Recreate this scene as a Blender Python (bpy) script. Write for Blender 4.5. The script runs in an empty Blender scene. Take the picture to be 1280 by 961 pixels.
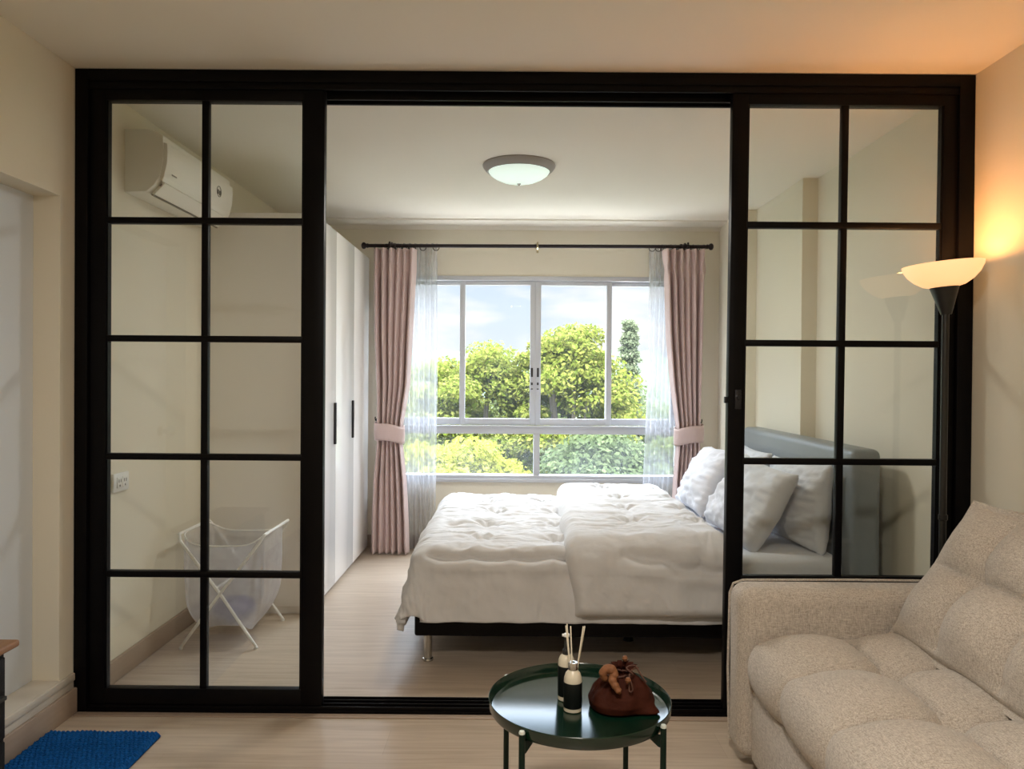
import bpy, bmesh, math, random
import numpy as np
from mathutils import Vector, Matrix, Euler
PI = math.pi
random.seed(7)
rng = np.random.default_rng(7)
S = bpy.context.scene
COL = S.collection

# ------------------------------------------------------------------ numbers of the place (metres)
XL, XR = -1.704, 1.782          # side walls
YP, YB, YF = 2.98, 5.935, -1.6  # partition front, window wall, wall behind the camera
H = 2.5

# ------------------------------------------------------------------ materials
def nodes_of(name):
    m = bpy.data.materials.new(name); m.use_nodes = True
    nt = m.node_tree
    return m, nt, nt.nodes['Principled BSDF'], nt.nodes['Material Output']

def mat(name, col, rough=.6, metal=0., var=.0, scale=8., stretch=(1, 1, 1), bump=0., bscale=None, spec=.5, sheen=0., coat=0., detail=4.):
    m, nt, b, out = nodes_of(name)
    b.inputs['Base Color'].default_value = (*col, 1)
    b.inputs['Roughness'].default_value = rough
    b.inputs['Metallic'].default_value = metal
    b.inputs['Specular IOR Level'].default_value = spec
    if sheen: b.inputs['Sheen Weight'].default_value = sheen
    if coat: b.inputs['Coat Weight'].default_value = coat
    tc = nt.nodes.new('ShaderNodeTexCoord'); mp = nt.nodes.new('ShaderNodeMapping')
    mp.inputs['Scale'].default_value = stretch
    nt.links.new(tc.outputs['Object'], mp.inputs['Vector'])
    if True:
        n = nt.nodes.new('ShaderNodeTexNoise'); n.inputs['Scale'].default_value = scale; n.inputs['Detail'].default_value = detail
        nt.links.new(mp.outputs[0], n.inputs['Vector'])
        r = nt.nodes.new('ShaderNodeMix'); r.data_type = 'RGBA'
        v = max(var, .015)
        r.inputs[6].default_value = (*[c * (1 - v) for c in col], 1)
        r.inputs[7].default_value = (*[min(1, c * (1 + v)) for c in col], 1)
        nt.links.new(n.outputs['Fac'], r.inputs[0]); nt.links.new(r.outputs[2], b.inputs['Base Color'])
    if bump:
        n2 = nt.nodes.new('ShaderNodeTexNoise'); n2.inputs['Scale'].default_value = bscale or scale; n2.inputs['Detail'].default_value = 5
        nt.links.new(mp.outputs[0], n2.inputs['Vector'])
        bp = nt.nodes.new('ShaderNodeBump'); bp.inputs['Strength'].default_value = bump; bp.inputs['Distance'].default_value = .01
        nt.links.new(n2.outputs['Fac'], bp.inputs['Height']); nt.links.new(bp.outputs[0], b.inputs['Normal'])
    return m

def glass_mat(name, tint=(.97, .985, .975), refl=1.0, dust=0.):
    m, nt, b, out = nodes_of(name); nt.nodes.remove(b)
    tr = nt.nodes.new('ShaderNodeBsdfTransparent'); tr.inputs[0].default_value = (*tint, 1)
    gl = nt.nodes.new('ShaderNodeBsdfGlossy'); gl.inputs['Roughness'].default_value = .01
    # Schlick reflectance of a thin sheet, the same from both sides
    ge = nt.nodes.new('ShaderNodeNewGeometry'); dt = nt.nodes.new('ShaderNodeVectorMath'); dt.operation = 'DOT_PRODUCT'
    nt.links.new(ge.outputs['Incoming'], dt.inputs[0]); nt.links.new(ge.outputs['Normal'], dt.inputs[1])
    def mth(op, a, v, b=None):
        n = nt.nodes.new('ShaderNodeMath'); n.operation = op; nt.links.new(a, n.inputs[0 if not b else 1])
        if v is not None: n.inputs[1 if not b else 0].default_value = v
        return n.outputs[0]
    c = mth('ABSOLUTE', dt.outputs['Value'], None); c = mth('SUBTRACT', c, 1., True); c = mth('POWER', c, 5.); c = mth('MULTIPLY', c, .9 * refl); c = mth('ADD', c, .04 * refl)
    mx = nt.nodes.new('ShaderNodeMixShader')
    nt.links.new(c, mx.inputs[0])
    if dust:
        tl = nt.nodes.new('ShaderNodeBsdfTranslucent'); tl.inputs[0].default_value = (.9, .95, .95, 1)
        tx = nt.nodes.new('ShaderNodeTexCoord'); no = nt.nodes.new('ShaderNodeTexNoise'); no.inputs['Scale'].default_value = 5; no.inputs['Detail'].default_value = 5
        nt.links.new(tx.outputs['Object'], no.inputs['Vector']); m2 = nt.nodes.new('ShaderNodeMixShader')
        nt.links.new(mth('MULTIPLY', no.outputs['Fac'], 2 * dust), m2.inputs[0]); nt.links.new(tr.outputs[0], m2.inputs[1]); nt.links.new(tl.outputs[0], m2.inputs[2]); tr = m2
    nt.links.new(tr.outputs[0], mx.inputs[1]); nt.links.new(gl.outputs[0], mx.inputs[2]); nt.links.new(mx.outputs[0], out.inputs[0])
    return m

def sheer_mat(name, col, alpha):
    m, nt, b, out = nodes_of(name); nt.nodes.remove(b)
    tr = nt.nodes.new('ShaderNodeBsdfTransparent')
    tl = nt.nodes.new('ShaderNodeBsdfTranslucent'); tl.inputs[0].default_value = (*col, 1)
    df = nt.nodes.new('ShaderNodeBsdfDiffuse'); df.inputs[0].default_value = (*col, 1)
    a = nt.nodes.new('ShaderNodeMixShader'); a.inputs[0].default_value = .5
    nt.links.new(tl.outputs[0], a.inputs[1]); nt.links.new(df.outputs[0], a.inputs[2])
    tc = nt.nodes.new('ShaderNodeTexCoord'); n = nt.nodes.new('ShaderNodeTexNoise'); n.inputs['Scale'].default_value = 25
    nt.links.new(tc.outputs['Object'], n.inputs['Vector'])
    mr = nt.nodes.new('ShaderNodeMapRange'); mr.inputs[3].default_value = alpha - .08; mr.inputs[4].default_value = alpha + .08
    nt.links.new(n.outputs['Fac'], mr.inputs[0])
    x = nt.nodes.new('ShaderNodeMixShader')
    nt.links.new(mr.outputs[0], x.inputs[0]); nt.links.new(tr.outputs[0], x.inputs[1]); nt.links.new(a.outputs[0], x.inputs[2])
    nt.links.new(x.outputs[0], out.inputs[0])
    return m

def emit_mat(name, col, strength, base=None):
    m, nt, b, out = nodes_of(name)
    b.inputs['Base Color'].default_value = (*(base or col), 1)
    b.inputs['Roughness'].default_value = .35
    b.inputs['Emission Color'].default_value = (*col, 1); b.inputs['Emission Strength'].default_value = strength
    return m

def wood_floor_mat(name, c1, c2, rough):
    m, nt, b, out = nodes_of(name); L = nt.links.new
    tc = nt.nodes.new('ShaderNodeTexCoord')
    br = nt.nodes.new('ShaderNodeTexBrick'); br.offset = .37
    br.inputs['Scale'].default_value = 1; br.inputs['Brick Width'].default_value = 1.2; br.inputs['Row Height'].default_value = .19
    br.inputs['Mortar Size'].default_value = .0012; br.inputs['Mortar Smooth'].default_value = .1; br.inputs['Bias'].default_value = 0
    br.inputs['Color1'].default_value = (.35, .35, .35, 1); br.inputs['Color2'].default_value = (.75, .75, .75, 1); br.inputs['Mortar'].default_value = (.1, .1, .1, 1)
    L(tc.outputs['Object'], br.inputs['Vector'])
    mp = nt.nodes.new('ShaderNodeMapping'); mp.inputs['Scale'].default_value = (1.3, 22, 1)
    L(tc.outputs['Object'], mp.inputs['Vector'])
    n = nt.nodes.new('ShaderNodeTexNoise'); n.inputs['Scale'].default_value = 2.2; n.inputs['Detail'].default_value = 8; n.inputs['Distortion'].default_value = .6
    L(mp.outputs[0], n.inputs['Vector'])
    mx = nt.nodes.new('ShaderNodeMix'); mx.data_type = 'FLOAT'; mx.inputs[0].default_value = .28
    L(n.outputs['Fac'], mx.inputs[2]); L(br.outputs['Color'], mx.inputs[3])
    cr = nt.nodes.new('ShaderNodeValToRGB'); cr.color_ramp.elements[0].position = .28; cr.color_ramp.elements[1].position = .72
    cr.color_ramp.elements[0].color = (*c1, 1); cr.color_ramp.elements[1].color = (*c2, 1)
    L(mx.outputs[0], cr.inputs[0]); L(cr.outputs[0], b.inputs['Base Color'])
    b.inputs['Roughness'].default_value = rough
    bp = nt.nodes.new('ShaderNodeBump'); bp.inputs['Strength'].default_value = .12; bp.inputs['Distance'].default_value = .004
    L(n.outputs['Fac'], bp.inputs['Height']); L(bp.outputs[0], b.inputs['Normal'])
    return m

def weave_mat(name, c1, c2, scale=380.):
    m, nt, b, out = nodes_of(name); L = nt.links.new
    tc = nt.nodes.new('ShaderNodeTexCoord')
    def strands(st):
        mp = nt.nodes.new('ShaderNodeMapping'); mp.inputs['Scale'].default_value = st
        L(tc.outputs['Object'], mp.inputs['Vector'])
        n = nt.nodes.new('ShaderNodeTexNoise'); n.inputs['Scale'].default_value = 1; n.inputs['Detail'].default_value = 3
        L(mp.outputs[0], n.inputs['Vector']); return n
    a = strands((scale * .16, scale, scale)); c = strands((scale, scale * .16, scale)); d = strands((scale, scale, scale * .16))
    ad = nt.nodes.new('ShaderNodeMath'); ad.operation = 'ADD'; L(a.outputs['Fac'], ad.inputs[0]); L(c.outputs['Fac'], ad.inputs[1])
    ae = nt.nodes.new('ShaderNodeMath'); ae.operation = 'ADD'; L(ad.outputs[0], ae.inputs[0]); L(d.outputs['Fac'], ae.inputs[1])
    mr = nt.nodes.new('ShaderNodeMapRange'); mr.inputs[1].default_value = 1.15; mr.inputs[2].default_value = 1.85; L(ae.outputs[0], mr.inputs[0])
    mx = nt.nodes.new('ShaderNodeMix'); mx.data_type = 'RGBA'; mx.inputs[6].default_value = (*c1, 1); mx.inputs[7].default_value = (*c2, 1)
    L(mr.outputs[0], mx.inputs[0]); L(mx.outputs[2], b.inputs['Base Color'])
    b.inputs['Roughness'].default_value = .9; b.inputs['Specular IOR Level'].default_value = .2; b.inputs['Sheen Weight'].default_value = .15
    bp = nt.nodes.new('ShaderNodeBump'); bp.inputs['Strength'].default_value = .5; bp.inputs['Distance'].default_value = .003
    L(ae.outputs[0], bp.inputs['Height']); L(bp.outputs[0], b.inputs['Normal'])
    return m

M = {}
M['wall'] = mat('cream_wall_paint', (.75, .70, .58), .75, var=.02, scale=2., bump=.05, bscale=60)
M['ceil'] = mat('ceiling_paint', (.79, .745, .655), .8, var=.015, scale=1.5, bump=.03, bscale=50)
M['floor'] = wood_floor_mat('oak_laminate', (.36, .285, .215), (.54, .45, .36), .36)
M['base'] = mat('taupe_laminate_skirting', (.34, .26, .20), .45, var=.12, scale=5, stretch=(1, 1, 14))
M['black'] = mat('black_aluminium', (.0025, .002, .0025), .42, var=.2, scale=30, bump=.02, bscale=200, spec=.12)
M['glass'] = glass_mat('clear_door_glass', refl=1.4)
M['wglass'] = glass_mat('window_glass', (.99, .99, .99), refl=.025, dust=.006)
M['dglass'] = glass_mat('dusty_window_glass', (.99, .99, .99), refl=.025, dust=.018)
M['alu'] = mat('white_window_aluminium', (.52, .53, .56), .4, var=.02)
M['whitedoor'] = mat('white_door_laminate', (.70, .76, .84), .35, var=.04, scale=2, stretch=(1, 1, .4))
M['trim'] = mat('pale_sill_stone', (.58, .53, .46), .35, var=.06, scale=10)
M['gloss'] = mat('white_gloss_foil', (.84, .83, .82), .16, var=.01)
M['darkmetal'] = mat('dark_handle_metal', (.015, .015, .018), .4, metal=.3, var=.1)
M['sheet'] = mat('white_cotton', (.63, .64, .68), .85, var=.02, scale=4, bump=.18, bscale=28, sheen=.2)
M['quilt'] = mat('white_microfibre', (.63, .632, .645), .85, var=.02, scale=4, bump=.22, bscale=22, stretch=(1, 2.2, 1), sheen=.2)
M['bedblack'] = mat('black_leatherette', (.004, .0035, .005), .5, var=.15, bump=.1, bscale=120, spec=.2)
M['headb'] = mat('grey_blue_leatherette', (.20, .23, .25), .42, var=.05, scale=5, bump=.08, bscale=140)
M['chrome'] = mat('brushed_steel', (.55, .54, .52), .25, metal=1., var=.05)
M['pink'] = mat('dusty_pink_drape', (.56, .425, .405), .85, var=.05, scale=40, stretch=(3, 3, .4), bump=.1, bscale=200, sheen=.3)
M['sheer'] = sheer_mat('white_voile', (.55, .56, .585), .52)
M['rod'] = mat('dark_bronze', (.02, .013, .014), .4, metal=.6, var=.2)
M['brass'] = mat('antique_brass', (.45, .38, .24), .35, metal=.8, var=.1)
M['acw'] = mat('ac_white_plastic', (.86, .84, .77), .4, var=.01)
M['acg'] = mat('ac_dark_grey_plastic', (.22, .21, .18), .5, var=.05)  # dark grey of the outlet slot and badge
M['plate'] = mat('white_switch_plastic', (.82, .82, .80), .3, var=.01)
M['dark'] = mat('dark_plastic', (.02, .02, .02), .5, var=.1)
M['sofa'] = weave_mat('beige_linen_weave', (.33, .285, .24), (.66, .60, .53))
M['tray'] = mat('dark_green_powdercoat', (.003, .018, .010), .15, var=.1, scale=60, bump=.006, bscale=300, spec=.65)
M['tray'].node_tree.nodes['Principled BSDF'].inputs['IOR'].default_value = 1.5
M['legg'] = mat('dark_green_leg_powdercoat', (.003, .014, .009), .4, var=.1, scale=60, spec=.2)
M['traytip'] = mat('pale_plug_plastic', (.55, .60, .56), .4, var=.05)
M['label'] = mat('black_paper_label', (.002, .004, .0035), .5, var=.1, spec=.25)
M['cream'] = mat('frosted_cream_bottle', (.62, .57, .45), .35, var=.03, scale=20)
M['reed'] = mat('rattan_reed', (.80, .74, .60), .7, var=.06, scale=80)
M['suede'] = mat('brown_velvet_pouch', (.040, .009, .004), .75, var=.35, scale=14, bump=.25, bscale=60, spec=.12)
M['tan'] = mat('tan_cord_knot', (.19, .072, .025), .7, var=.35, scale=60, bump=.3, bscale=150)
M['cord'] = mat('brown_cord', (.09, .035, .022), .7, var=.2, scale=120)
M['rug'] = mat('blue_chenille', (.004, .070, .25), .95, var=.75, scale=85, bump=.8, bscale=110, spec=.1)
M['woodtop'] = mat('oiled_pine', (.25, .13, .065), .45, var=.25, scale=5, stretch=(14, 1.2, 14))
M['hampw'] = mat('white_steel_tube', (.85, .85, .85), .35, var=.01)
M['bag'] = sheer_mat('white_polyester_net', (.80, .79, .84), .44)
M['purple'] = mat('purple_laundry', (.10, .075, .16), .9, var=.3, scale=6, bump=.3, bscale=20)
M['domeg'] = emit_mat('pale_mint_lit_glass', (.78, 1., .90), .55, (.80, .88, .84))
M['domerim'] = mat('grey_lamp_ring', (.36, .35, .345), .4, var=.05)
M['bowl'] = emit_mat('warm_lit_opal_bowl', (1., .52, .20), .92, (.85, .75, .62))
M['lampblk'] = mat('black_lamp_plastic', (.008, .007, .006), .35, var=.1)
M['bark'] = mat('bark', (.16, .13, .10), .9, var=.4, scale=6, stretch=(3, 3, .5), bump=.6)
M['reflector'] = mat('bounce_concrete', (.62, .58, .52), .9, var=.1, scale=.6)
M['ground'] = mat('grass_ground', (.05, .06, .02), .95, var=.4, scale=.3)
M['hill'] = mat('hazy_far_hill', (.07, .082, .06), 1., var=.25, scale=.02, spec=0)

LEAFK = .46
def leaf_mat(name, c1, c2):
    m, nt, b, out = nodes_of(name); L = nt.links.new; nt.nodes.remove(b)
    geo = nt.nodes.new('ShaderNodeNewGeometry')
    c1 = [v * LEAFK for v in c1]; c2 = [v * LEAFK for v in c2]
    mx = nt.nodes.new('ShaderNodeMix'); mx.data_type = 'RGBA'; mx.inputs[6].default_value = (*c1, 1); mx.inputs[7].default_value = (*c2, 1)
    L(geo.outputs['Random Per Island'], mx.inputs[0])
    df = nt.nodes.new('ShaderNodeBsdfDiffuse'); tl = nt.nodes.new('ShaderNodeBsdfTranslucent')
    L(mx.outputs[2], df.inputs[0]); L(mx.outputs[2], tl.inputs[0])
    ms = nt.nodes.new('ShaderNodeMixShader'); ms.inputs[0].default_value = .35
    L(df.outputs[0], ms.inputs[1]); L(tl.outputs[0], ms.inputs[2]); L(ms.outputs[0], out.inputs[0])
    return m

# ------------------------------------------------------------------ mesh helpers
class MB:
    """collects shapes and links them as ONE mesh object"""
    def __init__(s): s.bm = bmesh.new()
    def _take(s, tb, mtx=None):
        if mtx is not None: bmesh.ops.transform(tb, matrix=mtx, verts=tb.verts)
        me = bpy.data.meshes.new('tmp'); tb.to_mesh(me); tb.free(); s.bm.from_mesh(me); bpy.data.meshes.remove(me); return s
    def box(s, x0, x1, y0, y1, z0, z1, bev=.0, seg=2, mtx=None):
        tb = bmesh.new(); bmesh.ops.create_cube(tb, size=1)
        bmesh.ops.scale(tb, vec=(x1 - x0, y1 - y0, z1 - z0), verts=tb.verts)
        bmesh.ops.translate(tb, vec=((x0 + x1) / 2, (y0 + y1) / 2, (z0 + z1) / 2), verts=tb.verts)
        if bev: bmesh.ops.bevel(tb, geom=tb.edges[:], offset=bev, segments=seg, profile=.5, affect='EDGES')
        return s._take(tb, mtx)
    def tube(s, pts, r, n=10, cap=True):
        pts = [Vector(p) for p in pts]; rs = r if isinstance(r, (list, tuple)) else [r] * len(pts)
        tb = bmesh.new(); rings = []; ref = None
        for i, p in enumerate(pts):
            a = pts[max(0, i - 1)]; c = pts[min(len(pts) - 1, i + 1)]; d = (c - a).normalized()
            if ref is None:
                ref = Vector((0, 0, 1)) if abs(d.z) < .9 else Vector((1, 0, 0))
            u = (ref - d * ref.dot(d)).normalized(); v = d.cross(u); ref = u
            rings.append([tb.verts.new(p + (u * math.cos(2 * PI * k / n) + v * math.sin(2 * PI * k / n)) * rs[i]) for k in range(n)])
        for a, b in zip(rings, rings[1:]):
            for k in range(n): tb.faces.new((a[k], a[(k + 1) % n], b[(k + 1) % n], b[k]))
        if cap: tb.faces.new(rings[0][::-1]); tb.faces.new(rings[-1])
        return s._take(tb)
    def lathe(s, prof, n=32, mtx=None):
        tb = bmesh.new(); rings = []
        for r, z in prof:
            if r < 1e-6: rings.append([tb.verts.new((0, 0, z))])
            else: rings.append([tb.verts.new((r * math.cos(2 * PI * k / n), r * math.sin(2 * PI * k / n), z)) for k in range(n)])
        for a, b in zip(rings, rings[1:]):
            for k in range(n):
                k2 = (k + 1) % n
                if len(a) == 1 and len(b) == 1: continue
                if len(a) == 1: tb.faces.new((a[0], b[k2], b[k]))
                elif len(b) == 1: tb.faces.new((a[k], a[k2], b[0]))
                else: tb.faces.new((a[k], a[k2], b[k2], b[k]))
        bmesh.ops.recalc_face_normals(tb, faces=tb.faces)
        return s._take(tb, mtx)
    def prism(s, poly, axis, a, b, bev=0.):
        tb = bmesh.new()
        def P(u, v, w): return {'x': (w, u, v), 'y': (u, w, v), 'z': (u, v, w)}[axis]
        va = [tb.verts.new(P(u, v, a)) for u, v in poly]; vb = [tb.verts.new(P(u, v, b)) for u, v in poly]
        n = len(poly); tb.faces.new(va); tb.faces.new(vb[::-1])
        for k in range(n): tb.faces.new((va[k], vb[k], vb[(k + 1) % n], va[(k + 1) % n]))
        bmesh.ops.recalc_face_normals(tb, faces=tb.faces)
        if bev: bmesh.ops.bevel(tb, geom=tb.edges[:], offset=bev, segments=2, profile=.5, affect='EDGES')
        return s._take(tb)
    def grid(s, P, closed=False, flip=False):
        """P: array (n, m, 3)"""
        n, m, _ = P.shape; vs = [[s.bm.verts.new(P[i, j]) for j in range(m)] for i in range(n)]
        for i in range(n - 1):
            for j in range(m - (0 if closed else 1)):
                q = (vs[i][j], vs[i + 1][j], vs[i + 1][(j + 1) % m], vs[i][(j + 1) % m])
                s.bm.faces.new(q[::-1] if flip else q)
        return s
    def torus(s, c, R, r, axis='y', n=14, k=6):
        pts = []
        for i in range(n + 1):
            a = 2 * PI * i / n
            pts.append({'y': (c[0] + R * math.cos(a), c[1], c[2] + R * math.sin(a)), 'x': (c[0], c[1] + R * math.cos(a), c[2] + R * math.sin(a)), 'z': (c[0] + R * math.cos(a), c[1] + R * math.sin(a), c[2])}[axis])
        return s.tube(pts, r, k, cap=False)
    def build(s, name, material, parent=None, origin=None, weld=0., angle=35, smooth=True, shear=0.):
        if weld: bmesh.ops.remove_doubles(s.bm, verts=s.bm.verts, dist=weld)
        if shear:
            for v in s.bm.verts: v.co.x += shear * (v.co.z - 2.4)
        if parent is not None and origin is None: off = parent.matrix_world.translation if False else Vector(parent.get('_o', (0, 0, 0)))
        else: off = Vector(origin or (0, 0, 0))
        if off.length: bmesh.ops.translate(s.bm, vec=-off, verts=s.bm.verts)
        me = bpy.data.meshes.new(name); s.bm.to_mesh(me); s.bm.free()
        if smooth:
            me.polygons.foreach_set('use_smooth', [True] * len(me.polygons)); me.set_sharp_from_angle(angle=math.radians(angle))
        me.materials.append(material); me.update()
        o = bpy.data.objects.new(name, me); COL.objects.link(o)
        if parent is not None: o.parent = parent; o['_o'] = tuple(off)
        else: o.location = off; o['_o'] = tuple(off)
        return o

def tag(o, label, cat, group=None, kind=None):
    o['label'] = label; o['category'] = cat
    if group: o['group'] = group
    if kind: o['kind'] = kind
    return o
def thing(name, label, cat, loc, group=None, kind=None):
    o = bpy.data.objects.new(name, None); COL.objects.link(o); o.location = loc; o['_o'] = tuple(loc); o.empty_display_size = .1
    return tag(o, label, cat, group, kind)
def sub(name, mb, m, parent, label=None, **k):
    o = mb.build(name, m, parent, **k)
    if label: o['label'] = label
    return o
def struct(name, mb, m, label, cat, **k): return tag(mb.build(name, m, **k), label, cat, kind='structure')

def smooth(pts, k=6):
    p = [Vector(q) for q in pts]; p = [p[0] * 2 - p[1]] + p + [p[-1] * 2 - p[-2]]; out = []
    for i in range(1, len(p) - 2):
        for j in range(k):
            t = j / k; a, b, c, d = p[i - 1:i + 3]
            out.append(.5 * ((2 * b) + (c - a) * t + (2 * a - 5 * b + 4 * c - d) * t * t + (3 * b - a - 3 * c + d) * t ** 3))
    return out + [p[-2]]
# vectorised value noise
def vnoise(x, y, seed=0):
    r = np.random.default_rng(seed); T = r.random((256, 256))
    xi = np.floor(x).astype(int); yi = np.floor(y).astype(int); fx = x - xi; fy = y - yi
    fx = fx * fx * (3 - 2 * fx); fy = fy * fy * (3 - 2 * fy)
    g = lambda a, b: T[a % 256, b % 256]
    return (g(xi, yi) * (1 - fx) + g(xi + 1, yi) * fx) * (1 - fy) + (g(xi, yi + 1) * (1 - fx) + g(xi + 1, yi + 1) * fx) * fy
def fbm(x, y, seed=0, o=4):
    t = 0; a = .5
    for k in range(o): t = t + a * (vnoise(x * 2 ** k, y * 2 ** k, seed + k) - .5); a *= .5
    return t
def ridged(x, y, seed=0, o=3):
    t = 0; a = .5
    for k in range(o): t = t + a * (1 - np.abs(2 * vnoise(x * 2 ** k, y * 2 ** k, seed + k) - 1)); a *= .5
    return t
def normals(P):
    a = np.gradient(P, axis=0); b = np.gradient(P, axis=1); n = np.cross(a, b)
    return n / (np.linalg.norm(n, axis=2, keepdims=True) + 1e-9)
def sstep(a, b, x):
    t = np.clip((x - a) / (b - a), 0, 1); return t * t * (3 - 2 * t)

# ================================================================== THE ROOM
struct('floor', MB().box(XL - .15, XR + .15, YF - .1, YB + .15, -.12, 0), M['floor'], 'pale oak laminate plank floor running through both rooms', 'floor')
struct('ceiling', MB().box(XL - .15, XR + .15, YF - .1, YB + .15, H, H + .15), M['ceil'], 'plain off white painted ceiling over both rooms', 'ceiling')
w = MB(); T = .15; NY0, NY1, NZ0, NZ1 = 2.02, 2.89, .155, 1.985
w.box(XL - T, XL, YF, NY0, 0, H).box(XL - T, XL, NY1, YB, 0, H).box(XL - T, XL, NY0, NY1, NZ1, H).box(XL - T, XL, NY0, NY1, 0, NZ0)
struct('wall_left', w, M['wall'], 'cream painted wall at left with recessed white door', 'wall')
struct('wall_right', MB().box(XR, XR + T, YF, YB, 0, H), M['wall'], 'cream painted wall at right behind sofa and headboard', 'wall')
WX0, WX1, WZ0, WZ1 = -.955, 1.305, .535, 2.10
w = MB(); w.box(XL - T, WX0, YB, YB + T, 0, H).box(WX1, XR + T, YB, YB + T, 0, H).box(WX0, WX1, YB, YB + T, WZ1, H).box(WX0, WX1, YB, YB + T, 0, WZ0)
struct('wall_back', w, M['wall'], 'cream painted wall around the big bedroom window', 'wall')
struct('wall_front', MB().box(XL - T, XR + T, YF - T, YF, 0, H), M['wall'], 'cream painted wall closing the living room behind the viewer', 'wall')
struct('pillar', MB().box(1.692, XR, 4.52, 5.364, 0, H), M['wall'], 'shallow cream pillar rising behind the grey headboard', 'pillar')
struct('pillar', MB().box(1.585, XR, 5.364, YB, 0, H), M['wall'], 'cream corner pillar beside the right pink curtain', 'pillar')
w = MB(); w.prism([(YB, H), (YB - .20, H), (YB - .20, H - .012), (YB - .03, H - .02), (YB - .012, H - .045), (YB, H - .045)], 'x', XL, 1.585)
struct('trim_1', w, M['ceil'], 'slim plaster cornice above the bedroom window', 'cornice')
struct('baseboard_left', MB().box(XL, XL + .018, YF, YB, 0, .098, .004), M['base'], 'taupe wood skirting along the left wall', 'baseboard')
struct('baseboard_right', MB().box(XR - .018, XR, YF, 4.52, 0, .098, .004), M['base'], 'taupe wood skirting along the right wall', 'baseboard')
struct('baseboard_back', MB().box(XL + .02, 1.585, YB - .018, YB, 0, .098, .004), M['base'], 'taupe wood skirting under the bedroom window', 'baseboard')
w = MB(); w.box(XL - .10, XL + .004, NY0, NY1, NZ0 - .004, NZ0 + .004).box(XL, XL + .014, NY0 - .1, 2.975, .128, .158, .004).box(XL, XL + .008, NY0 - .1, 2.975, .098, .130, .002)
struct('trim_2', w, M['trim'], 'pale stepped sill and threshold under the white door', 'sill')
d = MB(); d.box(XL - .135, XL - .10, NY0, NY1, NZ0 + .004, NZ1, .003)
d1 = struct('door_1', d, M['whitedoor'], 'plain white door set back in the left wall above a sill', 'door')
k = MB(); k.lathe([(0, 0), (.026, 0), (.026, .008), (.012, .012), (.011, .035), (.024, .045), (.028, .06), (.02, .075), (0, .078)], 20, Matrix.Translation((XL - .10, 2.10, 1.03)) @ Matrix.Rotation(PI / 2, 4, 'Y'))
sub('door_knob', k, M['chrome'], d1)
struct('trim_3', MB().box(XL + .02, XR - .02, YP - .035, YP - .001, 0, .004, .0015), M['base'], 'thin wooden edging strip on the floor before the sliding door track', 'trim')

# ---- black partition: fixed frame with head and bottom track
pf = thing('trim_4', 'black aluminium frame with tracks around the glass sliding doors', 'door frame', (0, YP, 0), kind='structure')
f = MB()
f.box(XL + .002, XL + .052, YP, YP + .115, .0, H - .002, .003).box(XL + .052, XL + .085, YP + .03, YP + .1, .0, 2.43, .002)
sub('jamb', f, M['black'], pf)
f = MB(); f.box(XR - .062, XR - .002, YP, YP + .115, 0, H - .002, .003).box(XR - .082, XR - .060, YP + .025, YP + .1, 0, 2.43, .002)
sub('jamb', f, M['black'], pf)
f = MB(); f.box(XL + .05, XR - .06, YP, YP + .115, 2.452, H - .002, .003).box(XL + .05, XR - .06, YP + .006, YP + .018, 2.425, 2.455, .002).box(XL + .05, XR - .06, YP + .055, YP + .067, 2.405, 2.455, .002).box(XL + .05, XR - .06, YP + .10, YP + .115, 2.402, 2.455, .002)
sub('head_track', f, M['black'], pf)
f = MB(); f.box(XL + .05, XR - .06, YP + .004, YP + .118, 0, .012, .002)
for yy in (.012, .045, .078, .108): f.box(XL + .05, XR - .06, YP + yy - .003, YP + yy + .003, .010, .026, .0015)
sub('bottom_track', f, M['black'], pf)

def glass_door(name, x0, x1, sl, sr, label, shear=0., y0=YP + .012, zt=2.43, ztp=2.383, zbp=.090, lock=False):
    y1 = y0 + .038
    root = thing(name, label, 'sliding door', ((x0 + x1) / 2, y0, .0), kind='structure')
    f = MB()
    f.box(x0, x0 + sl, y0, y1, .028, zt, .003).box(x1 - sr, x1, y0, y1, .028, zt, .003)
    f.box(x0 + sl - .002, x1 - sr + .002, y0, y1, ztp, zt, .003).box(x0 + sl - .002, x1 - sr + .002, y0, y1, .028, zbp, .003)
    # beads around the glass
    a, b = x0 + sl, x1 - sr
    f.box(a - .001, a + .006, y0 + .006, y1 - .006, zbp, ztp).box(b - .006, b + .001, y0 + .006, y1 - .006, zbp, ztp)
    sub('frame', f, M['black'], root, shear=shear)
    f = MB(); mx = (a + b) / 2; ym = (y0 + y1) / 2
    f.box(mx - .0135, mx + .0135, y0 + .005, y1 - .005, zbp, ztp, .003)
    for zz in (1.9175, 1.4575, .996, .5365): f.box(a, b, y0 + .003, y1 - .003, zz - .0125, zz + .0125, .004)
    sub('glazing_bars', f, M['black'], root, shear=shear)
    g = MB(); g.box(a - .004, b + .004, ym - .0025, ym + .0025, zbp - .004, ztp + .004)
    sub('glass_pane', g, M['glass'], root, smooth=False, shear=shear)
    if lock:
        l = MB(); l.lathe([(0, 0), (.013, 0), (.013, .005), (.007, .007), (.006, .012), (0, .012)], 16, Matrix.Translation((x0 + .038, y0, 1.245)) @ Matrix.Rotation(PI / 2, 4, 'X'))
        l.box(x0 - .010, x0 + .001, y0 + .010, y0 + .028, 1.222, 1.247, .002).box(x0 + .026, x0 + .050, y0 - .004, y0 + .001, 1.20, 1.275, .0015)
        sub('lock', l, M['darkmetal'], root, shear=shear)
    return root
glass_door('door_2', XL + .055, -.738, .062, .083, 'left black framed glass sliding door with ten panes, hamper seen through it')
glass_door('door_3', .846, XR - .058, .062, .058, 'right black framed glass sliding door with a small lock, behind the sofa arm', shear=.0064, lock=True)

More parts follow.
